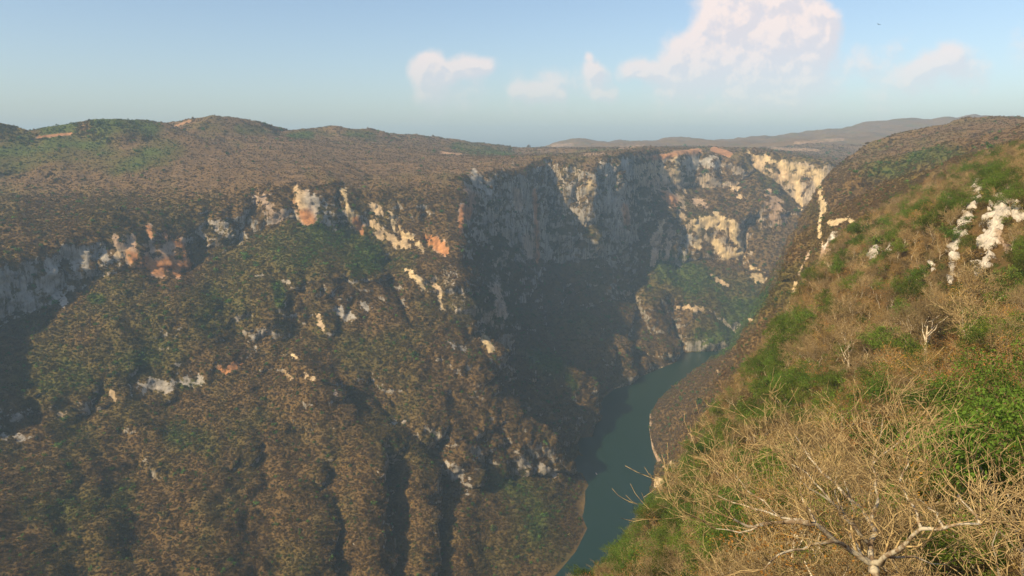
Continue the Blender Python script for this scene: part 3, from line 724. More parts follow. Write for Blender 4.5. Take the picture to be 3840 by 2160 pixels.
NV = {'bare': 7, 'green': 5, 'dry': 5}
VAR = {k: [tree_meshes(k, 100 * i + len(k)) for i in range(n)] for k, n in NV.items()}
print('tree variants', {k: [len(a.polygons) + len(b.polygons) for a, b in v] for k, v in VAR.items()}, round(time.time() - T0, 1))
def height_of(me):
    z = np.empty(len(me.vertices) * 3, np.float32); me.vertices.foreach_get('co', z); return float(z[2::3].max())
VH = {k: [height_of(b) for a, b in v] for k, v in VAR.items()}

# ------------------------------------------------------------------ scatter helper: points with tint -> instances (only for uncountable cover)
def make_cover(name, label, protos, P_, S_, T_, cat=None, align=None):
    me = bpy.data.meshes.new(name); me.vertices.add(len(P_)); me.vertices.foreach_set('co', np.asarray(P_, np.float32).ravel())
    set_attr(me, 'size', 'FLOAT', S_); set_attr(me, 'tint', 'FLOAT_COLOR', rgba(T_)); set_attr(me, 'turn', 'FLOAT', rng.uniform(0, 6.283, len(P_)))
    o = link(name, me); tag(o, label, kind='stuff')
    ng = bpy.data.node_groups.new(name + ' scatter', 'GeometryNodeTree')
    ng.interface.new_socket('Geometry', in_out='INPUT', socket_type='NodeSocketGeometry'); ng.interface.new_socket('Geometry', in_out='OUTPUT', socket_type='NodeSocketGeometry')
    n = ng.nodes; l = ng.links; gi = n.new('NodeGroupInput'); go = n.new('NodeGroupOutput')
    jn = n.new('GeometryNodeJoinGeometry'); K = len(protos)
    gi2 = n.new('GeometryNodeGeometryToInstance')
    for pme in protos[::-1]:
        po = bpy.data.objects.new('cover_piece', pme)      # not linked to the scene: only a shape to copy
        oi = n.new('GeometryNodeObjectInfo'); oi.inputs['Object'].default_value = po
        l.new(oi.outputs['Geometry'], gi2.inputs[0])
    iop = n.new('GeometryNodeInstanceOnPoints'); l.new(gi.outputs[0], iop.inputs['Points']); l.new(gi2.outputs[0], iop.inputs['Instance'])
    iop.inputs['Pick Instance'].default_value = True
    ri = n.new('FunctionNodeRandomValue'); ri.data_type = 'INT'; ri.inputs['Min'].default_value = 0; ri.inputs['Max'].default_value = K - 1; l.new(ri.outputs[2], iop.inputs['Instance Index'])
    s = n.new('GeometryNodeInputNamedAttribute'); s.data_type = 'FLOAT'; s.inputs['Name'].default_value = 'size'; l.new(s.outputs[0], iop.inputs['Scale'])
    r = n.new('GeometryNodeInputNamedAttribute'); r.data_type = 'FLOAT'; r.inputs['Name'].default_value = 'turn'
    cx = n.new('ShaderNodeCombineXYZ'); l.new(r.outputs[0], cx.inputs[2]); l.new(cx.outputs[0], iop.inputs['Rotation'])
    l.new(iop.outputs[0], go.inputs[0])
    md = o.modifiers.new('scatter', 'NODES'); md.node_group = ng
    return o

def clump_mesh(seed, n, tri, squash=.75, lump=.35):
    rr = np.random.default_rng(seed); Vc, Fc = [], []
    cs = rr.normal(size=(5, 3)) * [.33, .33, .32]; 
    for i in range(n):
        c = cs[rr.integers(5)]; d = rr.normal(size=3); d /= np.linalg.norm(d); d[2] = abs(d[2]) * 1.0 if rr.random() < .8 else d[2]
        p = c + d * (.62 + .12 * rr.normal()) * [1, 1, squash]
        nrm = d + rr.normal(size=3) * .55; nrm /= np.linalg.norm(nrm)
        a = np.cross(nrm, rr.normal(size=3)); a /= np.linalg.norm(a); b = np.cross(nrm, a); k = len(Vc); s = tri * rr.uniform(.6, 1.4)
        Vc += [p + a * s, p - a * s * .5 + b * s * .8, p - a * s * .5 - b * s * .8]; Fc += [(k, k + 1, k + 2)]
    return mesh_np('clump', np.array(Vc), np.array(Fc), [M_inst])
def twig_mesh(seed, n, w=.02):
    rr = np.random.default_rng(seed); Vc, Fc = [], []
    for i in range(n):
        p = rr.normal(size=3) * [.3, .3, .05]; d = rr.normal(size=3) * .7 + [0, 0, .8]; d /= np.linalg.norm(d); L_ = rr.uniform(.5, 1.2)
        side = np.cross(d, rr.normal(size=3)); side /= np.linalg.norm(side); prev = p; k0 = len(Vc); Vc += [p - side * w, p + side * w]
        for s in range(3):
            d = d + rr.normal(size=3) * .25; d /= np.linalg.norm(d); p = p + d * L_ / 3; ww = w * (1 - (s + 1) / 3.2); k = len(Vc)
            Vc += [p - side * ww, p + side * ww]; Fc += [(k - 2, k - 1, k + 1), (k - 2, k + 1, k)]
    return mesh_np('twig_clump', np.array(Vc), np.array(Fc), [M_inst])
CL_far = [clump_mesh(i, 100, .24, 1.05) for i in range(6)]
CL_near = [clump_mesh(20 + i, 420, .085) for i in range(5)]
TW = [twig_mesh(40 + i, 90, .014) for i in range(5)]

# ------------------------------------------------------------------ sampling the land
area = np.linalg.norm(np.cross(V[F[:, 1]] - V[F[:, 0]], V[F[:, 2]] - V[F[:, 0]]), axis=1) / 2
fn = np.cross(V[F[:, 1]] - V[F[:, 0]], V[F[:, 2]] - V[F[:, 0]]); fn /= np.linalg.norm(fn, axis=1)[:, None] + 1e-9
cen = V[F].mean(1); dc = dist(cen)
px_, py_ = project(cen)
inview = (px_ > -150) & (px_ < 2726) & (py_ > 150) & (py_ < 1640)
facing = -(fn * cen).sum(1) / dc
rockF = rock[F].mean(1); vegF = veg[F].mean(1); greenF = green[F].mean(1)
def sample(dens):
    lam = area * dens; n = rng.poisson(lam); idx = np.repeat(np.arange(len(F)), n)
    a, b = rng.random(len(idx)), rng.random(len(idx)); s = a + b > 1; a[s] = 1 - a[s]; b[s] = 1 - b[s]
    p = V[F[idx, 0]] * (1 - a - b)[:, None] + V[F[idx, 1]] * a[:, None] + V[F[idx, 2]] * b[:, None]
    return idx, p

nearF = near
# far scrub and woodland
okf = inview & (facing > -0.15) & ~nearF & (cen[:, 2] > RIVER + 3)
rad = np.clip(dc * 0.00095, 0.95, 3.6)
dens = okf * (dc < 5200) * 0.75 / (math.pi * rad ** 2) * np.clip(1 - 1.25 * smooth(.25, .6, rockF), 0, 1) * np.clip(1.2 - 0.75 * plateau[F].mean(1), 0, 1)
idx, p = sample(dens)
sz = rad[idx] * rng.lognormal(-.1, .42, len(idx)) * (1 - 0.4 * plateau[F[idx, 0]])
tint = vegF[idx] * rng.lognormal(0, .13, (len(idx), 1)) * rng.lognormal(0, .03, (len(idx), 3))
gsp = rng.random(len(idx)) < .025 + 0.10 * smooth(.5, 1.2, greenF[idx]); tint[gsp] = np.array((.060, .110, .02)) * rng.lognormal(0, .3, (gsp.sum(), 1)); sz[gsp] *= 1.6
olv = rng.random(len(idx)) < .05; tint[olv] = tint[olv] * .4 + np.array((.12, .115, .04)) * .6
p[:, 2] += sz * .12
make_cover('forest', 'dry brown and olive scrub forest covering the canyon slopes', CL_far, p, sz, tint)
print('far scrub', len(p))

# near slope ---------------------------------------------------------------
okn = inview & (facing > -0.35) & nearF
NG_SPOT = [(1995,850,45,1),(1960,930,40,1),(1930,970,42,1),(1990,1005,55,1),(1950,1045,45,1),(1895,1070,35,.9),(1640,1290,45,1),(1690,1330,45,1),(1742,1225,22,1),(1800,1150,32,.9),(1840,1400,60,.9),(2270,910,50,1),(2300,760,45,.8),(2540,560,45,.8),(2560,700,60,.9),(2470,1380,150,.7),(2350,1300,90,.9),(2200,1340,110,.6),(2050,1400,60,.5),(2420,1200,90,.5),(2560,1250,90,.6),(1800,1330,40,.9),(1560,1420,50,.8),(2100,1060,40,.6),(2430,540,40,.6),(2240,660,40,.5),(2120,690,30,.4),(2500,470,60,.5),(2400,620,30,.5),(2200,1040,40,.4),(1700,1400,60,.6),(2540,980,40,.4),(2160,600,40,.4),(2330,560,40,.4)]
DRY_SPOT = [(2300,1070,170,1.1),(2420,980,130,1.2),(2430,880,130,1.1),(2060,1390,110,1.1),(2200,1150,140,.7),(2500,1050,120,.7),(2100,800,100,.3)]
def spot(x, y, S):
    a = np.zeros(len(x))
    for sx, sy, r, w in S: a = np.maximum(a, w * smooth(1.25, .6, np.hypot(x - sx, y - sy) / r))
    return a
ngreen = spot(px_, py_, NG_SPOT); ndry = spot(px_, py_, DRY_SPOT)
# trees
dens = okn * (dc > 20) * (1 / 14.0) * np.clip(1 - 1.5 * smooth(.3, .6, rockF), 0, 1) * np.clip(fn[:, 2] * 1.5, .3, 1) * 1.4
idx, p = sample(dens)
order = np.argsort(dist(p)); idx, p = idx[order], p[order]
occ = {}; keep = []
for i in range(len(p)):
    spc = 4.3 if np.linalg.norm(p[i]) > 60 else 3.2; g = 4.4; c = (int(p[i, 0] // g), int(p[i, 1] // g), int(p[i, 2] // g)); bad = False
    for dx in (-1, 0, 1):
        for dy in (-1, 0, 1):
            for dz in (-1, 0, 1):
                for q in occ.get((c[0] + dx, c[1] + dy, c[2] + dz), ()):
                    if np.sum((p[i] - q) ** 2) < spc ** 2: bad = True
    if not bad: occ.setdefault(c, []).append(p[i]); keep.append(i)
idx, p = idx[keep], p[keep]
dd = dist(p); nz = fbm(p / 30 + 50, 2)
gr = ngreen[idx]; dr = ndry[idx]; u = rng.random(len(p))
kind = np.where(u < np.clip(gr + .17 + .7 * nz, 0, .95), 'green', np.where(rng.random(len(p)) < .30 + .5 * dr + .3 * nz, 'dry', 'bare'))
hgt = rng.uniform(5.2, 10.0, len(p)) * np.where(kind == 'green', 1.12, 1) * np.where(dd < 45, .62, 1)
# keep the space round the big forked tree in front open
wst = [(pts, rad) for kd, rad, st_, pts in STROKES if kd in 'wp' and pts[0][0] > 2180]
hx, hy = project(p + np.c_[np.zeros((len(p), 2)), hgt * .6])
cl = np.zeros(len(p), bool); P2 = np.stack([hx, hy], 1)
for pts, rad in wst:
    for a_, b_ in zip(pts[:-1], pts[1:]): cl |= (seg_dist(P2, np.array(a_, float), np.array(b_, float))[0] < rad * 1.5) & (dd > 120)
hgt[cl] = 1.2
hx, hy = project(p); blk = (dd < 42) & (hx > 1650); hgt[blk] *= .5; kind[blk & (kind != 'green') & (rng.random(len(p)) < .3)] = 'green'
forced = [('bare', 2140, 932, 118), ('bare', 2335, 905, 150), ('bare', 2436, 910, 170), ('bare', 2428, 800, 120), ('bare', 1572, 1392, 52), ('green', 1744, 1248, 48), ('green', 1990, 905, 95), ('bare', 1960, 1330, 110), ('green', 1650, 1345, 95), ('bare', 2060, 1420, 120), ('bare', 2280, 850, 90), ('bare', 2500, 1190, 170), ('green', 1975, 1035, 90), ('green', 1935, 985, 80), ('green', 2640, 1010, 250), ('green', 1900, 1110, 80), ('bare', 2200, 960, 100)]
TR = []
for k, x, y, h in forced:
    q = hit(min(x, 2570), y)
    if q is None: continue
    if x > 2570: q = hit(2570, 1150)
    TR.append((k, q, h / FPX * np.linalg.norm(q), True))
for i in range(len(p)): TR.append((str(kind[i]), p[i], hgt[i], False))
vis = []
for i, (k, q, h, f_) in enumerate(TR):
    x, y = project(np.array([q + [0, 0, h * .7]])); D_ = np.linalg.norm(q)
    on = -60 < x[0] < 2640 and 150 < y[0] < 1500
    if on:
        tgt = Vector(q + [0, 0, h * .8]); hh = bvh.ray_cast(Vector((0, 0, 0)), tgt.normalized(), tgt.length - 3)
        if hh[0] is not None: on = False
    vis.append((h / D_ * (5 if f_ else 1)) if on else 0)
vis = np.array(vis); order = np.argsort(-vis)
LOOK = {'bare': [('bare_tree', 'bare tree', 'bare grey-tan tree with fine leafless twigs'), ('bare_tree', 'bare tree', 'leafless pale tree with spreading branches')],
        'green': [('leafy_tree', 'green tree', 'bright green leafy tree'), ('leafy_tree', 'green tree', 'full green leafy tree')],
        'dry': [('dry_tree', 'dry tree', 'dry tree with sparse ochre leaves'), ('dry_tree', 'dry tree', 'brown thinly leaved dry tree')]}
GRP = {'bare': 'bare trees on the near slope', 'green': 'green trees on the near slope', 'dry': 'ochre-leaved trees on the near slope'}
count = {'bare': 0, 'green': 0, 'dry': 0}; rest = {'bare': [], 'green': [], 'dry': []}; protos = {}; used = set()
TRUNKNAME = 'trunk'
for i in order:
    k, q, h, f_ = TR[i]
    if vis[i] > 0 and count[k] < {'bare': 300, 'green': 200, 'dry': 200}[k]:
        count[k] += 1; vi = int(rng.integers(NV[k])); tm, cm = VAR[k][vi]
        nm, cat, look = LOOK[k][int(rng.integers(2))]
        s = h / VH[k][vi]
        x, y = project(np.array([q + [0, 0, h * .5]])); xp, yp = int(round(x[0] / 25.76)), int(round(y[0] / 14.49))
        if count[k] == 1 or (k, vi) not in protos:
            root = bpy.data.objects.new(nm, None); C.objects.link(root); a = link('trunk', tm, root); b_ = link(cm.name.split('.')[0], cm, root); protos[(k, vi)] = (root, a, b_)
        else:
            r0, a0, b0 = protos[(k, vi)]
            root = r0.copy(); C.objects.link(root)
            for ch in (a0, b0):
                c2 = ch.copy(); C.objects.link(c2); c2.parent = root
        root.location = Vector(q); root.rotation_euler = (0, 0, float(rng.uniform(0, 6.28))); root.scale = (s * rng.uniform(.9, 1.25), s * rng.uniform(.9, 1.25), s)
        lab = '%s, %d%% across and %d%% down the photo' % (look, min(xp, 100), min(yp, 100))
        tag(root, lab, cat, GRP[k])
    else: rest[k].append((q, h))
print('individual trees', count, {k: len(v) for k, v in rest.items()}, round(time.time() - T0, 1))
def join_pair(name, pair):
    Vs, Fs, Ms, o = [], [], [], 0; mats = []
    for me in pair:
        v = np.empty(len(me.vertices) * 3, np.float32); me.vertices.foreach_get('co', v); v = v.reshape(-1, 3)
        f = np.empty(len(me.polygons) * 3, np.int32); me.loops.foreach_get('vertex_index', f); f = f.reshape(-1, 3)
        mi = np.empty(len(me.polygons), np.int32); me.polygons.foreach_get('material_index', mi)
        Vs.append(v); Fs.append(f + o); Ms.append(mi + len(mats)); o += len(v); mats += list(me.materials)
    r = mesh_np(name, np.concatenate(Vs), np.concatenate(Fs), mats); r.polygons.foreach_set('material_index', np.concatenate(Ms)); return r
for k, nm, lab in (('bare', 'bare_woodland', 'mass of leafless tan trees far down the near slope'), ('green', 'green_woodland', 'mass of green trees far down the near slope'), ('dry', 'dry_woodland', 'mass of ochre-leaved trees far down the near slope')):
    if not rest[k]: continue
    pm = [join_pair('tree_shape', pr) for pr in VAR[k]]
    q = np.array([r[0] for r in rest[k]]); h = np.array([r[1] for r in rest[k]]) / np.mean(VH[k])
    make_cover(nm, lab, pm, q, h, np.ones((len(q), 3)))
# undergrowth
def under(name, label, protos, dens, size, base, var=.3):
    idx, p = sample(dens)
    s = size(dist(p)) * rng.lognormal(0, .3, len(p)); tnt = base(idx) * rng.lognormal(0, var, (len(p), 1)) * rng.lognormal(0, .07, (len(p), 3))
    make_cover(name, label, protos, p, s, tnt); print(name, len(p))
szf = lambda d: np.clip(d * 0.012, .55, 2.4)
cover = okn * np.clip(1 - 1.4 * smooth(.3, .6, rockF), 0.03, 1) / (math.pi * szf(dc) ** 2)
TAN = np.array((.27, .20, .09)); ORG = np.array((.36, .17, .045)); YGR = np.array((.12, .15, .025)); DGR = np.array((.04, .075, .014)); OLV = np.array((.15, .125, .04))
wg = np.clip(.22 + ngreen * .9 + .5 * blot2[F].mean(1), .04, 1)
def gcol(idx):
    t_ = rng.random((len(idx), 1)); return YGR * t_ + DGR * (1 - t_)
def tcol(idx):
    t_ = np.clip(rng.random(len(idx)) * .5 + .6 * ndry[idx], 0, 1)[:, None]; return TAN * (1 - t_ * .6) + ORG * t_ * .6
under('undergrowth', 'green leafy undergrowth on the near slope', CL_near, cover * .75 * wg, lambda d: szf(d) * .8, gcol)
under('brushwood', 'olive and brown brushwood on the near slope', CL_near, cover * 1.1 * (1 - wg), lambda d: szf(d) * .8, lambda i: OLV * .45 + tcol(i) * .25)  # colour darkened to put the shade between tree crowns into the brush
under('dry_grass', 'tan dry stalks and twigs on the near slope', TW, cover * 0.28 * (1 - .6 * wg), lambda d: szf(d) * .8, tcol)

# ------------------------------------------------------------------ the large forked bare tree in front
def HP(px, py, D): return P(px, py, D)
rr = random.Random(5)
LIMBS = [  # (start radius, end radius, [(px, py, distance)...])
 (.19, .15, [(2215,1560,19.0),(2205,1449,19.2),(2196,1421,19.3)]),
 (.13, .035, [(2196,1421,19.3),(2130,1377,19.0),(2083,1346,18.6),(2052,1318,18.4),(2008,1312,18.2),(1958,1315,18.0),(1912,1321,17.8),(1880,1324,17.7),(1845,1306,17.5)]),
 (.055, .015, [(2052,1318,18.4),(2040,1287,18.8),(2021,1262,19.0),(2012,1240,19.3),(2015,1199,19.6)]),
 (.07, .015, [(2052,1318,18.4),(2015,1308,18.8),(1965,1302,19.2),(1896,1280,19.6),(1846,1265,20),(1805,1246,20.4)]),
 (.12, .04, [(2196,1421,19.3),(2190,1371,19.6),(2202,1343,20),(2190,1318,20.4),(2168,1277,20.8),(2115,1233,21.3),(2068,1190,21.9)]),
 (.08, .02, [(2190,1371,19.6),(2162,1343,19.3),(2130,1308,19.2),(2108,1277,19.0),(2062,1243,18.8),(2020,1215,18.6)]),
 (.12, .03, [(2196,1415,19.3),(2224,1402,18.9),(2255,1387,18.6),(2287,1358,18.3),(2318,1330,18.0),(2365,1332,17.8),(2412,1319,17.6),(2466,1318,17.3)]),
 (.06, .015, [(2318,1330,18.0),(2308,1293,18.2),(2283,1255,18.5),(2262,1215,18.9)]),
 (.055, .015, [(2374,1330,17.8),(2358,1290,17.9),(2330,1270,18.1),(2302,1252,18.3)]),
 (.07, .012, [(2190,1318,20.4),(2208,1265,20.8),(2202,1227,21.2),(2193,1171,21.8),(2208,1121,22.3),(2221,1055,23)]),
 (.07, .02, [(2130,1377,19.0),(2099,1362,18.3),(2037,1371,17.8),(1996,1383,17.4),(1958,1396,17.1),(1921,1433,16.8)]),
 (.05, .012, [(2466,1318,17.3),(2440,1280,17.6),(2410,1240,17.9)]),
 (.08, .02, [(2205,1440,19.2),(2170,1400,20),(2140,1350,21),(2150,1290,22),(2120,1200,23)]),
 (.05, .012, [(2108,1277,19),(2070,1235,18.8),(2030,1190,18.9),(1985,1165,19.2)]), (.05, .012, [(1965,1302,19.2),(1925,1262,19.6),(1880,1235,20),(1845,1190,20.4)]), (.05, .012, [(2068,1190,21.9),(2035,1150,22.3),(2000,1095,22.8)]),
 (.05, .012, [(2193,1171,21.8),(2240,1130,22),(2285,1085,22.4)]), (.045, .012, [(2262,1215,18.9),(2285,1170,19.1),(2280,1120,19.4)]), (.05, .012, [(2130,1308,19.2),(2100,1240,19.6),(2110,1180,20)]), (.05, .012, [(1912,1321,17.8),(1860,1340,17.6),(1800,1330,17.6)]),
 (.06, .02, [(2224,1402,18.9),(2300,1400,19.4),(2380,1420,19.8)]),
]
root = bpy.data.objects.new('bare_tree', None); C.objects.link(root); LIMBS = [(a * .62, b * .7, c) for a, b, c in LIMBS]; base = HP(2215, 1560, 19.0); root.location = Vector(base)
tag(root, 'largest bare tree with forked pale lichened limbs, bottom right foreground', 'bare tree', 'bare trees on the near slope')
T = Tubes(); B = Tubes(); tips = []
for r0, r1, pl in LIMBS:
    pts = [HP(*q) - base for q in pl]
    # smooth the polyline and add kinks
    q = []
    for a, b in zip(pts[:-1], pts[1:]):
        for t_ in (0, .5): q.append(a + (b - a) * t_ + np.array([rr.gauss(0, .03) for _ in range(3)]) * (t_ > 0))
    q.append(pts[-1]); rad_ = np.linspace(r0, r1, len(q)) * (1 + .12 * rng.normal(size=len(q)))
    T.add(q, rad_, 8)
    if r0 > .11: continue
    for j in range(1, len(q)):
        d = q[j] - q[j - 1]; d /= np.linalg.norm(d); nk = (j % 2) if j < len(q) - 1 else 2
        for _ in range(nk):
            c = rnd_dir(d, rr.uniform(.35, .95), rr); c = c + np.array((-.18, .1, .45)); c /= np.linalg.norm(c)
            out = [[] for _ in range(5)]
            grow(q[j], c, rr.uniform(.7, 1.8), max(.014, rad_[j] * .5), 1, 3, out, tips, rr, .2, (5, 4, 4), .10)
            for lv in range(5):
                for pp, ra in out[lv]: B.add(pp, [max(x, .006) for x in ra], 4 if lv == 1 else 3)
link('trunk', T.mesh('trunk', M_bark), root); link('branches', B.mesh('branches', M_twig), root)
print('hero tree', len(B.F), round(time.time() - T0, 1))

# ------------------------------------------------------------------ tour boat and vultures
def solid(name, Vv, Ff, mat, parent=None):
    me = bpy.data.meshes.new(name); me.from_pydata([tuple(v) for v in Vv], [], Ff); me.materials.append(mat); me.update(); return link(name, me, parent)
m_w, t, b = new_mat('white painted hull', .4); b.inputs['Base Color'].default_value = (.75, .75, .72, 1)
m_r, t, b = new_mat('orange life vests', .8); b.inputs['Base Color'].default_value = (.55, .08, .03, 1)
m_k, t, b = new_mat('black feathers', .7); b.inputs['Base Color'].default_value = (.012, .011, .012, 1)
bp0 = Pz(1500, 1192, RIVER + 0.7)
boat = bpy.data.objects.new('motorboat', None); C.objects.link(boat); boat.location = Vector(bp0); boat.rotation_euler = (0, 0, math.radians(100))
tag(boat, 'tiny open tour boat on the green river, lower middle', 'boat')
secs = [(-4.2, .95, .75), (-2, 1.1, .8), (1, 1.1, .85), (3, .75, .95), (4.4, .06, 1.15)]; Vh, Fh = [], []
for x, w, h in secs: Vh += [(x, -w, h), (x, -w * .6, 0), (x, w * .6, 0), (x, w, h), (x, w * .85, h - .05), (x, w * .5, .25), (x, -w * .5, .25), (x, -w * .85, h - .05)]
for i in range(4):
    for j in range(8): a = i * 8 + j; c = i * 8 + (j + 1) % 8; Fh.append((a, c, c + 8, a + 8))
Fh += [(7, 6, 5, 4, 3, 2, 1, 0), tuple(range(32, 40))]
solid('hull', Vh, Fh, m_w, boat)
for x in (-2.4, -1.0, .4, 1.8):
    Vb, Fb = [], []
    for z, w in ((.25, .5), (.62, .55), (.62, .5), (.25, .45)): pass
    Vb = [(x - .2, -.8, .55), (x + .2, -.8, .55), (x + .2, .8, .55), (x - .2, .8, .55), (x - .2, -.8, .62), (x + .2, -.8, .62), (x + .2, .8, .62), (x - .2, .8, .62)]
    solid('bench', Vb, [(0, 3, 2, 1), (4, 5, 6, 7), (0, 1, 5, 4), (1, 2, 6, 5), (2, 3, 7, 6), (3, 0, 4, 7)], m_r, boat)
Vb = [(-4.6, -.2, .2), (-4.2, -.2, .2), (-4.2, .2, .2), (-4.6, .2, .2), (-4.7, -.18, 1.3), (-4.25, -.18, 1.2), (-4.25, .18, 1.2), (-4.7, .18, 1.3)]
solid('outboard_motor', Vb, [(0, 3, 2, 1), (4, 5, 6, 7), (0, 1, 5, 4), (1, 2, 6, 5), (2, 3, 7, 6), (3, 0, 4, 7)], m_k, boat)
# soaring bird: one continuous body with swept wings, fanned tail, small head
def bird_mesh():
    half = [(.00, .62, .02), (.05, .55, .03), (.07, .42, .05), (.10, .30, .06), (.45, .36, .12), (.80, .30, .20), (1.0, .16, .27), (.86, .02, .24), (.55, -.04, .16), (.30, -.06, .09), (.12, -.12, .05), (.10, -.30, .03), (.15, -.55, .02), (.0, -.58, .02)]
    top = [(x, y, z + .03) for x, y, z in half]; bot = [(x, y, z - .03) for x, y, z in half]; n = len(half)
    Vv = top + bot + [(-x, y, z) for x, y, z in top] + [(-x, y, z) for x, y, z in bot]; Ff = []
    for s in (0, 2 * n):
        ring = list(range(s, s + n)); r2 = list(range(s + n, s + 2 * n))
        mid_ = [0, 1, 2, 3, 10, 11, 12, 13]
        for R_, rev in ((ring, s == 0), (r2, s != 0)):
            a = tuple(R_[i] for i in mid_); w_ = tuple(R_[i] for i in (3, 4, 9, 10)); w2 = tuple(R_[i] for i in (4, 5, 8, 9)); w3 = tuple(R_[i] for i in (5, 6, 7, 8))
            for f in (a, w_, w2, w3): Ff.append(f[::-1] if rev else f)
        for i in range(n - 1): Ff.append((ring[i], ring[i + 1], r2[i + 1], r2[i]))
    me = bpy.data.meshes.new('vulture'); me.from_pydata(Vv, [], Ff); me.materials.append(m_k); me.update(); return me
bm_ = bird_mesh()
for i, (x, y, D, rz, bank, lab) in enumerate([(2212, 62, 310, .4, .2, 'dark bird soaring high in the blue sky right of the big cloud'), (1848, 723, 560, 1.2, .9, 'dark bird gliding before the far wall, right of the valley floor'), (1755, 745, 640, .2, .3, 'dark bird gliding low over the green valley woods'), (1594, 815, 620, 2.0, .5, 'dark bird gliding at the edge of the great shadow')]):
    o = link('vulture', bm_); o.location = Vector(P(x, y, D)); o.rotation_euler = (bank, .1, rz); o.scale = (.9, .9, .9)
    tag(o, lab, 'bird', 'birds soaring over the canyon')

# ------------------------------------------------------------------ camera, sun, sky, air
cam = bpy.data.cameras.new('camera'); co = bpy.data.objects.new('camera', cam); C.objects.link(co)
cam.lens = 36 * FPX / 2576; cam.sensor_width = 36; cam.clip_start = 0.5; cam.clip_end = 90000
co.rotation_euler = (math.pi / 2 - TH, 0, 0); bpy.context.scene.camera = co
AZ, EL = math.radians(34), math.radians(37.5)
sd = Vector((-math.cos(AZ) * math.cos(EL), -math.sin(AZ) * math.cos(EL), math.sin(EL)))
sun = bpy.data.lights.new('sun', 'SUN'); so = bpy.data.objects.new('sun', sun); C.objects.link(so)
sun.energy = 5.0; sun.angle = math.radians(0.6); sun.color = (1.0, 0.81, 0.50)
so.rotation_euler = sd.to_track_quat('Z', 'Y').to_euler()
world = bpy.data.worlds.new('World'); bpy.context.scene.world = world; world.use_nodes = True
wt = NT(world.node_tree); bg = world.node_tree.nodes['Background']
sky = wt.new('ShaderNodeTexSky', sky_type='NISHITA', sun_disc=False)
sky.sun_elevation = EL; sky.sun_rotation = math.atan2(sd.x, sd.y); sky.altitude = 600; sky.air_density = 1.0; sky.dust_density = 2.2; sky.ozone_density = 1.0
tc = wt.new('ShaderNodeTexCoord'); sp = wt.new('ShaderNodeSeparateXYZ'); wt.link(tc.outputs['Generated'], sp.inputs[0])
yy = wt.math('MAXIMUM', sp.outputs[1], 0.04)
cb = wt.new('ShaderNodeCombineXYZ'); wt.link(wt.math('DIVIDE', sp.outputs[0], yy), cb.inputs[0]); wt.link(wt.math('DIVIDE', sp.outputs[2], yy), cb.inputs[1])
def tang(px, py):
    d = ray(px, py); return d[0] / d[1], d[2] / d[1]
# cumulus: each puff (px, py, radius px, strength) is a round cell on the sky, broken up by noise
PUFF = [(1810, 0, 62, 1.1), (1880, -20, 80, 1.1), (1960, -10, 80, 1.1), (2030, 20, 58, 1.1), (1790, 70, 48, 1.1), (1860, 80, 66, 1.1), (1950, 80, 76, 1.1), (2040, 90, 52, 1.1), (1770, 130, 52, 1.1), (1860, 140, 76, 1.1), (1970, 140, 76, 1.1), (2050, 140, 44, 1.06), (1740, 185, 50, 0.75), (1850, 205, 80, 0.78), (1970, 210, 80, 0.75), (2080, 200, 50, 0.5), (1085, 142, 27, 1.06), (1062, 175, 32, 1.06), (1095, 180, 30, 0.94), (1130, 180, 26, 1.0), (1165, 165, 26, 1.0), (1200, 168, 30, 1.0), (1232, 165, 22, 0.94), (1080, 225, 44, 0.62), (1180, 220, 50, 0.5), (1295, 228, 20, 0.94), (1335, 232, 24, 1.0), (1375, 236, 22, 1.0), (1410, 240, 16, 0.88), (1481, 140, 11, 0.75), (1484, 165, 20, 0.75), (1500, 185, 28, 0.62), (1410, 200, 34, 0.56), (1370, 205, 30, 0.44), (1605, 165, 28, 1.06), (1578, 180, 24, 1.0), (1625, 185, 26, 0.88), (1665, 175, 26, 0.62), (1700, 165, 20, 0.56), (1505, 238, 18, 0.94), (1540, 243, 20, 1.0), (2375, 135, 34, 0.75), (2400, 150, 36, 0.75), (2330, 165, 30, 0.69), (2300, 195, 40, 0.5), (2440, 180, 60, 0.44), (2550, 90, 36, 0.56), (2600, 120, 60, 0.5), (1955, 245, 26, 0.5), (2000, 260, 20, 0.44), (2150, 150, 40, 0.44), (1300, 270, 60, 0.25), (1700, 250, 90, 0.38), (2200, 230, 110, 0.31), (1060, 270, 60, 0.38), (1700, 120, 40, 0.6), (1730, 90, 34, 0.5), (2085, 60, 36, 0.7), (1690, 190, 60, 0.6), (1440, 215, 60, 0.4), (1130, 215, 70, 0.45), (1500, 215, 40, 0.5), (1850, 250, 150, 0.4), (2050, 240, 120, 0.35), (2300, 220, 140, 0.35), (1350, 225, 90, 0.3)]
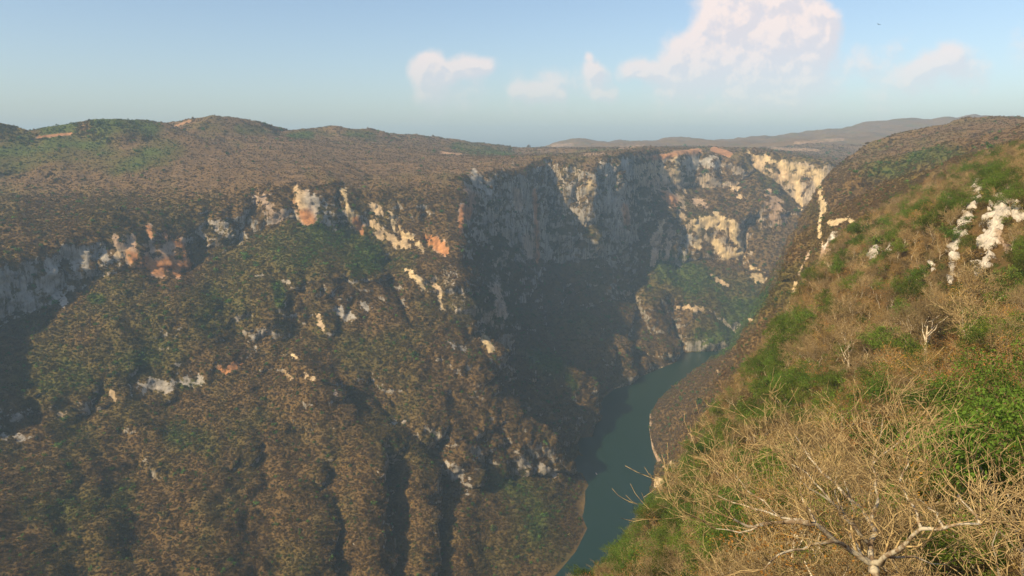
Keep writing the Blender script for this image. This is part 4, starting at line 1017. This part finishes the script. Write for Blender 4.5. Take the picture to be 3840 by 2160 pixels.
def density(off):
    mp = wt.new('ShaderNodeVectorMath', operation='ADD'); wt.link(cb.outputs[0], mp.inputs[0]); mp.inputs[1].default_value = off
    n = wt.new('ShaderNodeTexNoise', i_Scale=17.0, i_Detail=9.0, i_Roughness=0.6); wt.link(mp.outputs[0], n.inputs['Vector'])
    acc = None
    for px, py, r, st in PUFF:
        x, z = tang(px, py); rr = r / FPX
        dn = wt.new('ShaderNodeVectorMath', operation='DISTANCE'); wt.link(mp.outputs[0], dn.inputs[0]); dn.inputs[1].default_value = (x, z, 0)
        mr = wt.new('ShaderNodeMapRange'); mr.interpolation_type = 'SMOOTHSTEP'; wt.link(dn.outputs['Value'], mr.inputs[0])
        mr.inputs[1].default_value = rr * 1.7; mr.inputs[2].default_value = 0; mr.inputs[3].default_value = 0; mr.inputs[4].default_value = st
        acc = mr.outputs[0] if acc is None else wt.math('ADD', acc, mr.outputs[0])
    nn = wt.math('MULTIPLY', wt.math('SUBTRACT', n.outputs[0], 0.52), 2.1)
    return wt.math('ADD', wt.math('MINIMUM', wt.math('MULTIPLY', acc, 0.8), 1.15), wt.math('MULTIPLY', nn, wt.ramp(acc, 0.0, 0.3)))
d0 = density((0, 0, 0)); d1 = density((-0.007, 0.009, 0))
alpha = wt.ramp(d0, 0.08, 0.95)
rel = wt.ramp(wt.math('SUBTRACT', d0, d1), -0.12, 0.16)
ccol = wt.mix(rel, (5.3, 4.85, 5.0), (6.8, 5.65, 5.2))  # shaded and sunlit sides of the puffs, put into the cloud colour
fade = wt.ramp(sp.outputs[2], -0.01, 0.16)
alpha = wt.math('MULTIPLY', alpha, wt.math('ADD', wt.math('MULTIPLY', fade, 0.8), 0.1))  # clouds thinned towards the horizon to imitate haze over their bases
wt.link(wt.mix(alpha, sky.outputs[0], ccol), bg.inputs[0]); bg.inputs[1].default_value = 0.115

# haze: one closed box of even thin air round camera and land
HT, HR = 330.0, 12500.0
me = mesh_np('haze', [(x, y, z) for z in (-762, HT) for y in (-HR, HR + 1200) for x in (-HR, HR)], [(0, 2, 3, 1), (4, 5, 7, 6), (0, 1, 5, 4), (2, 6, 7, 3), (0, 4, 6, 2), (1, 3, 7, 5)])
hm = bpy.data.materials.new('thin blue haze'); hm.use_nodes = True; hn = hm.node_tree; hn.nodes.remove(hn.nodes['Principled BSDF'])
pv = hn.nodes.new('ShaderNodeVolumePrincipled'); pv.inputs['Color'].default_value = (.50, .74, 1.0, 1); pv.inputs['Density'].default_value = 0.8e-4; pv.inputs['Anisotropy'].default_value = 0.0
hn.links.new(pv.outputs[0], hn.nodes['Material Output'].inputs['Volume']); me.materials.append(hm)
tag(link('haze', me), 'pale blue haze filling the air over the canyon', kind='stuff')
sc = bpy.context.scene
sc.view_settings.view_transform = 'Standard'; sc.view_settings.look = 'None'; sc.view_settings.exposure = 0.48; sc.view_settings.gamma = 1
print('done', round(time.time() - T0, 1))
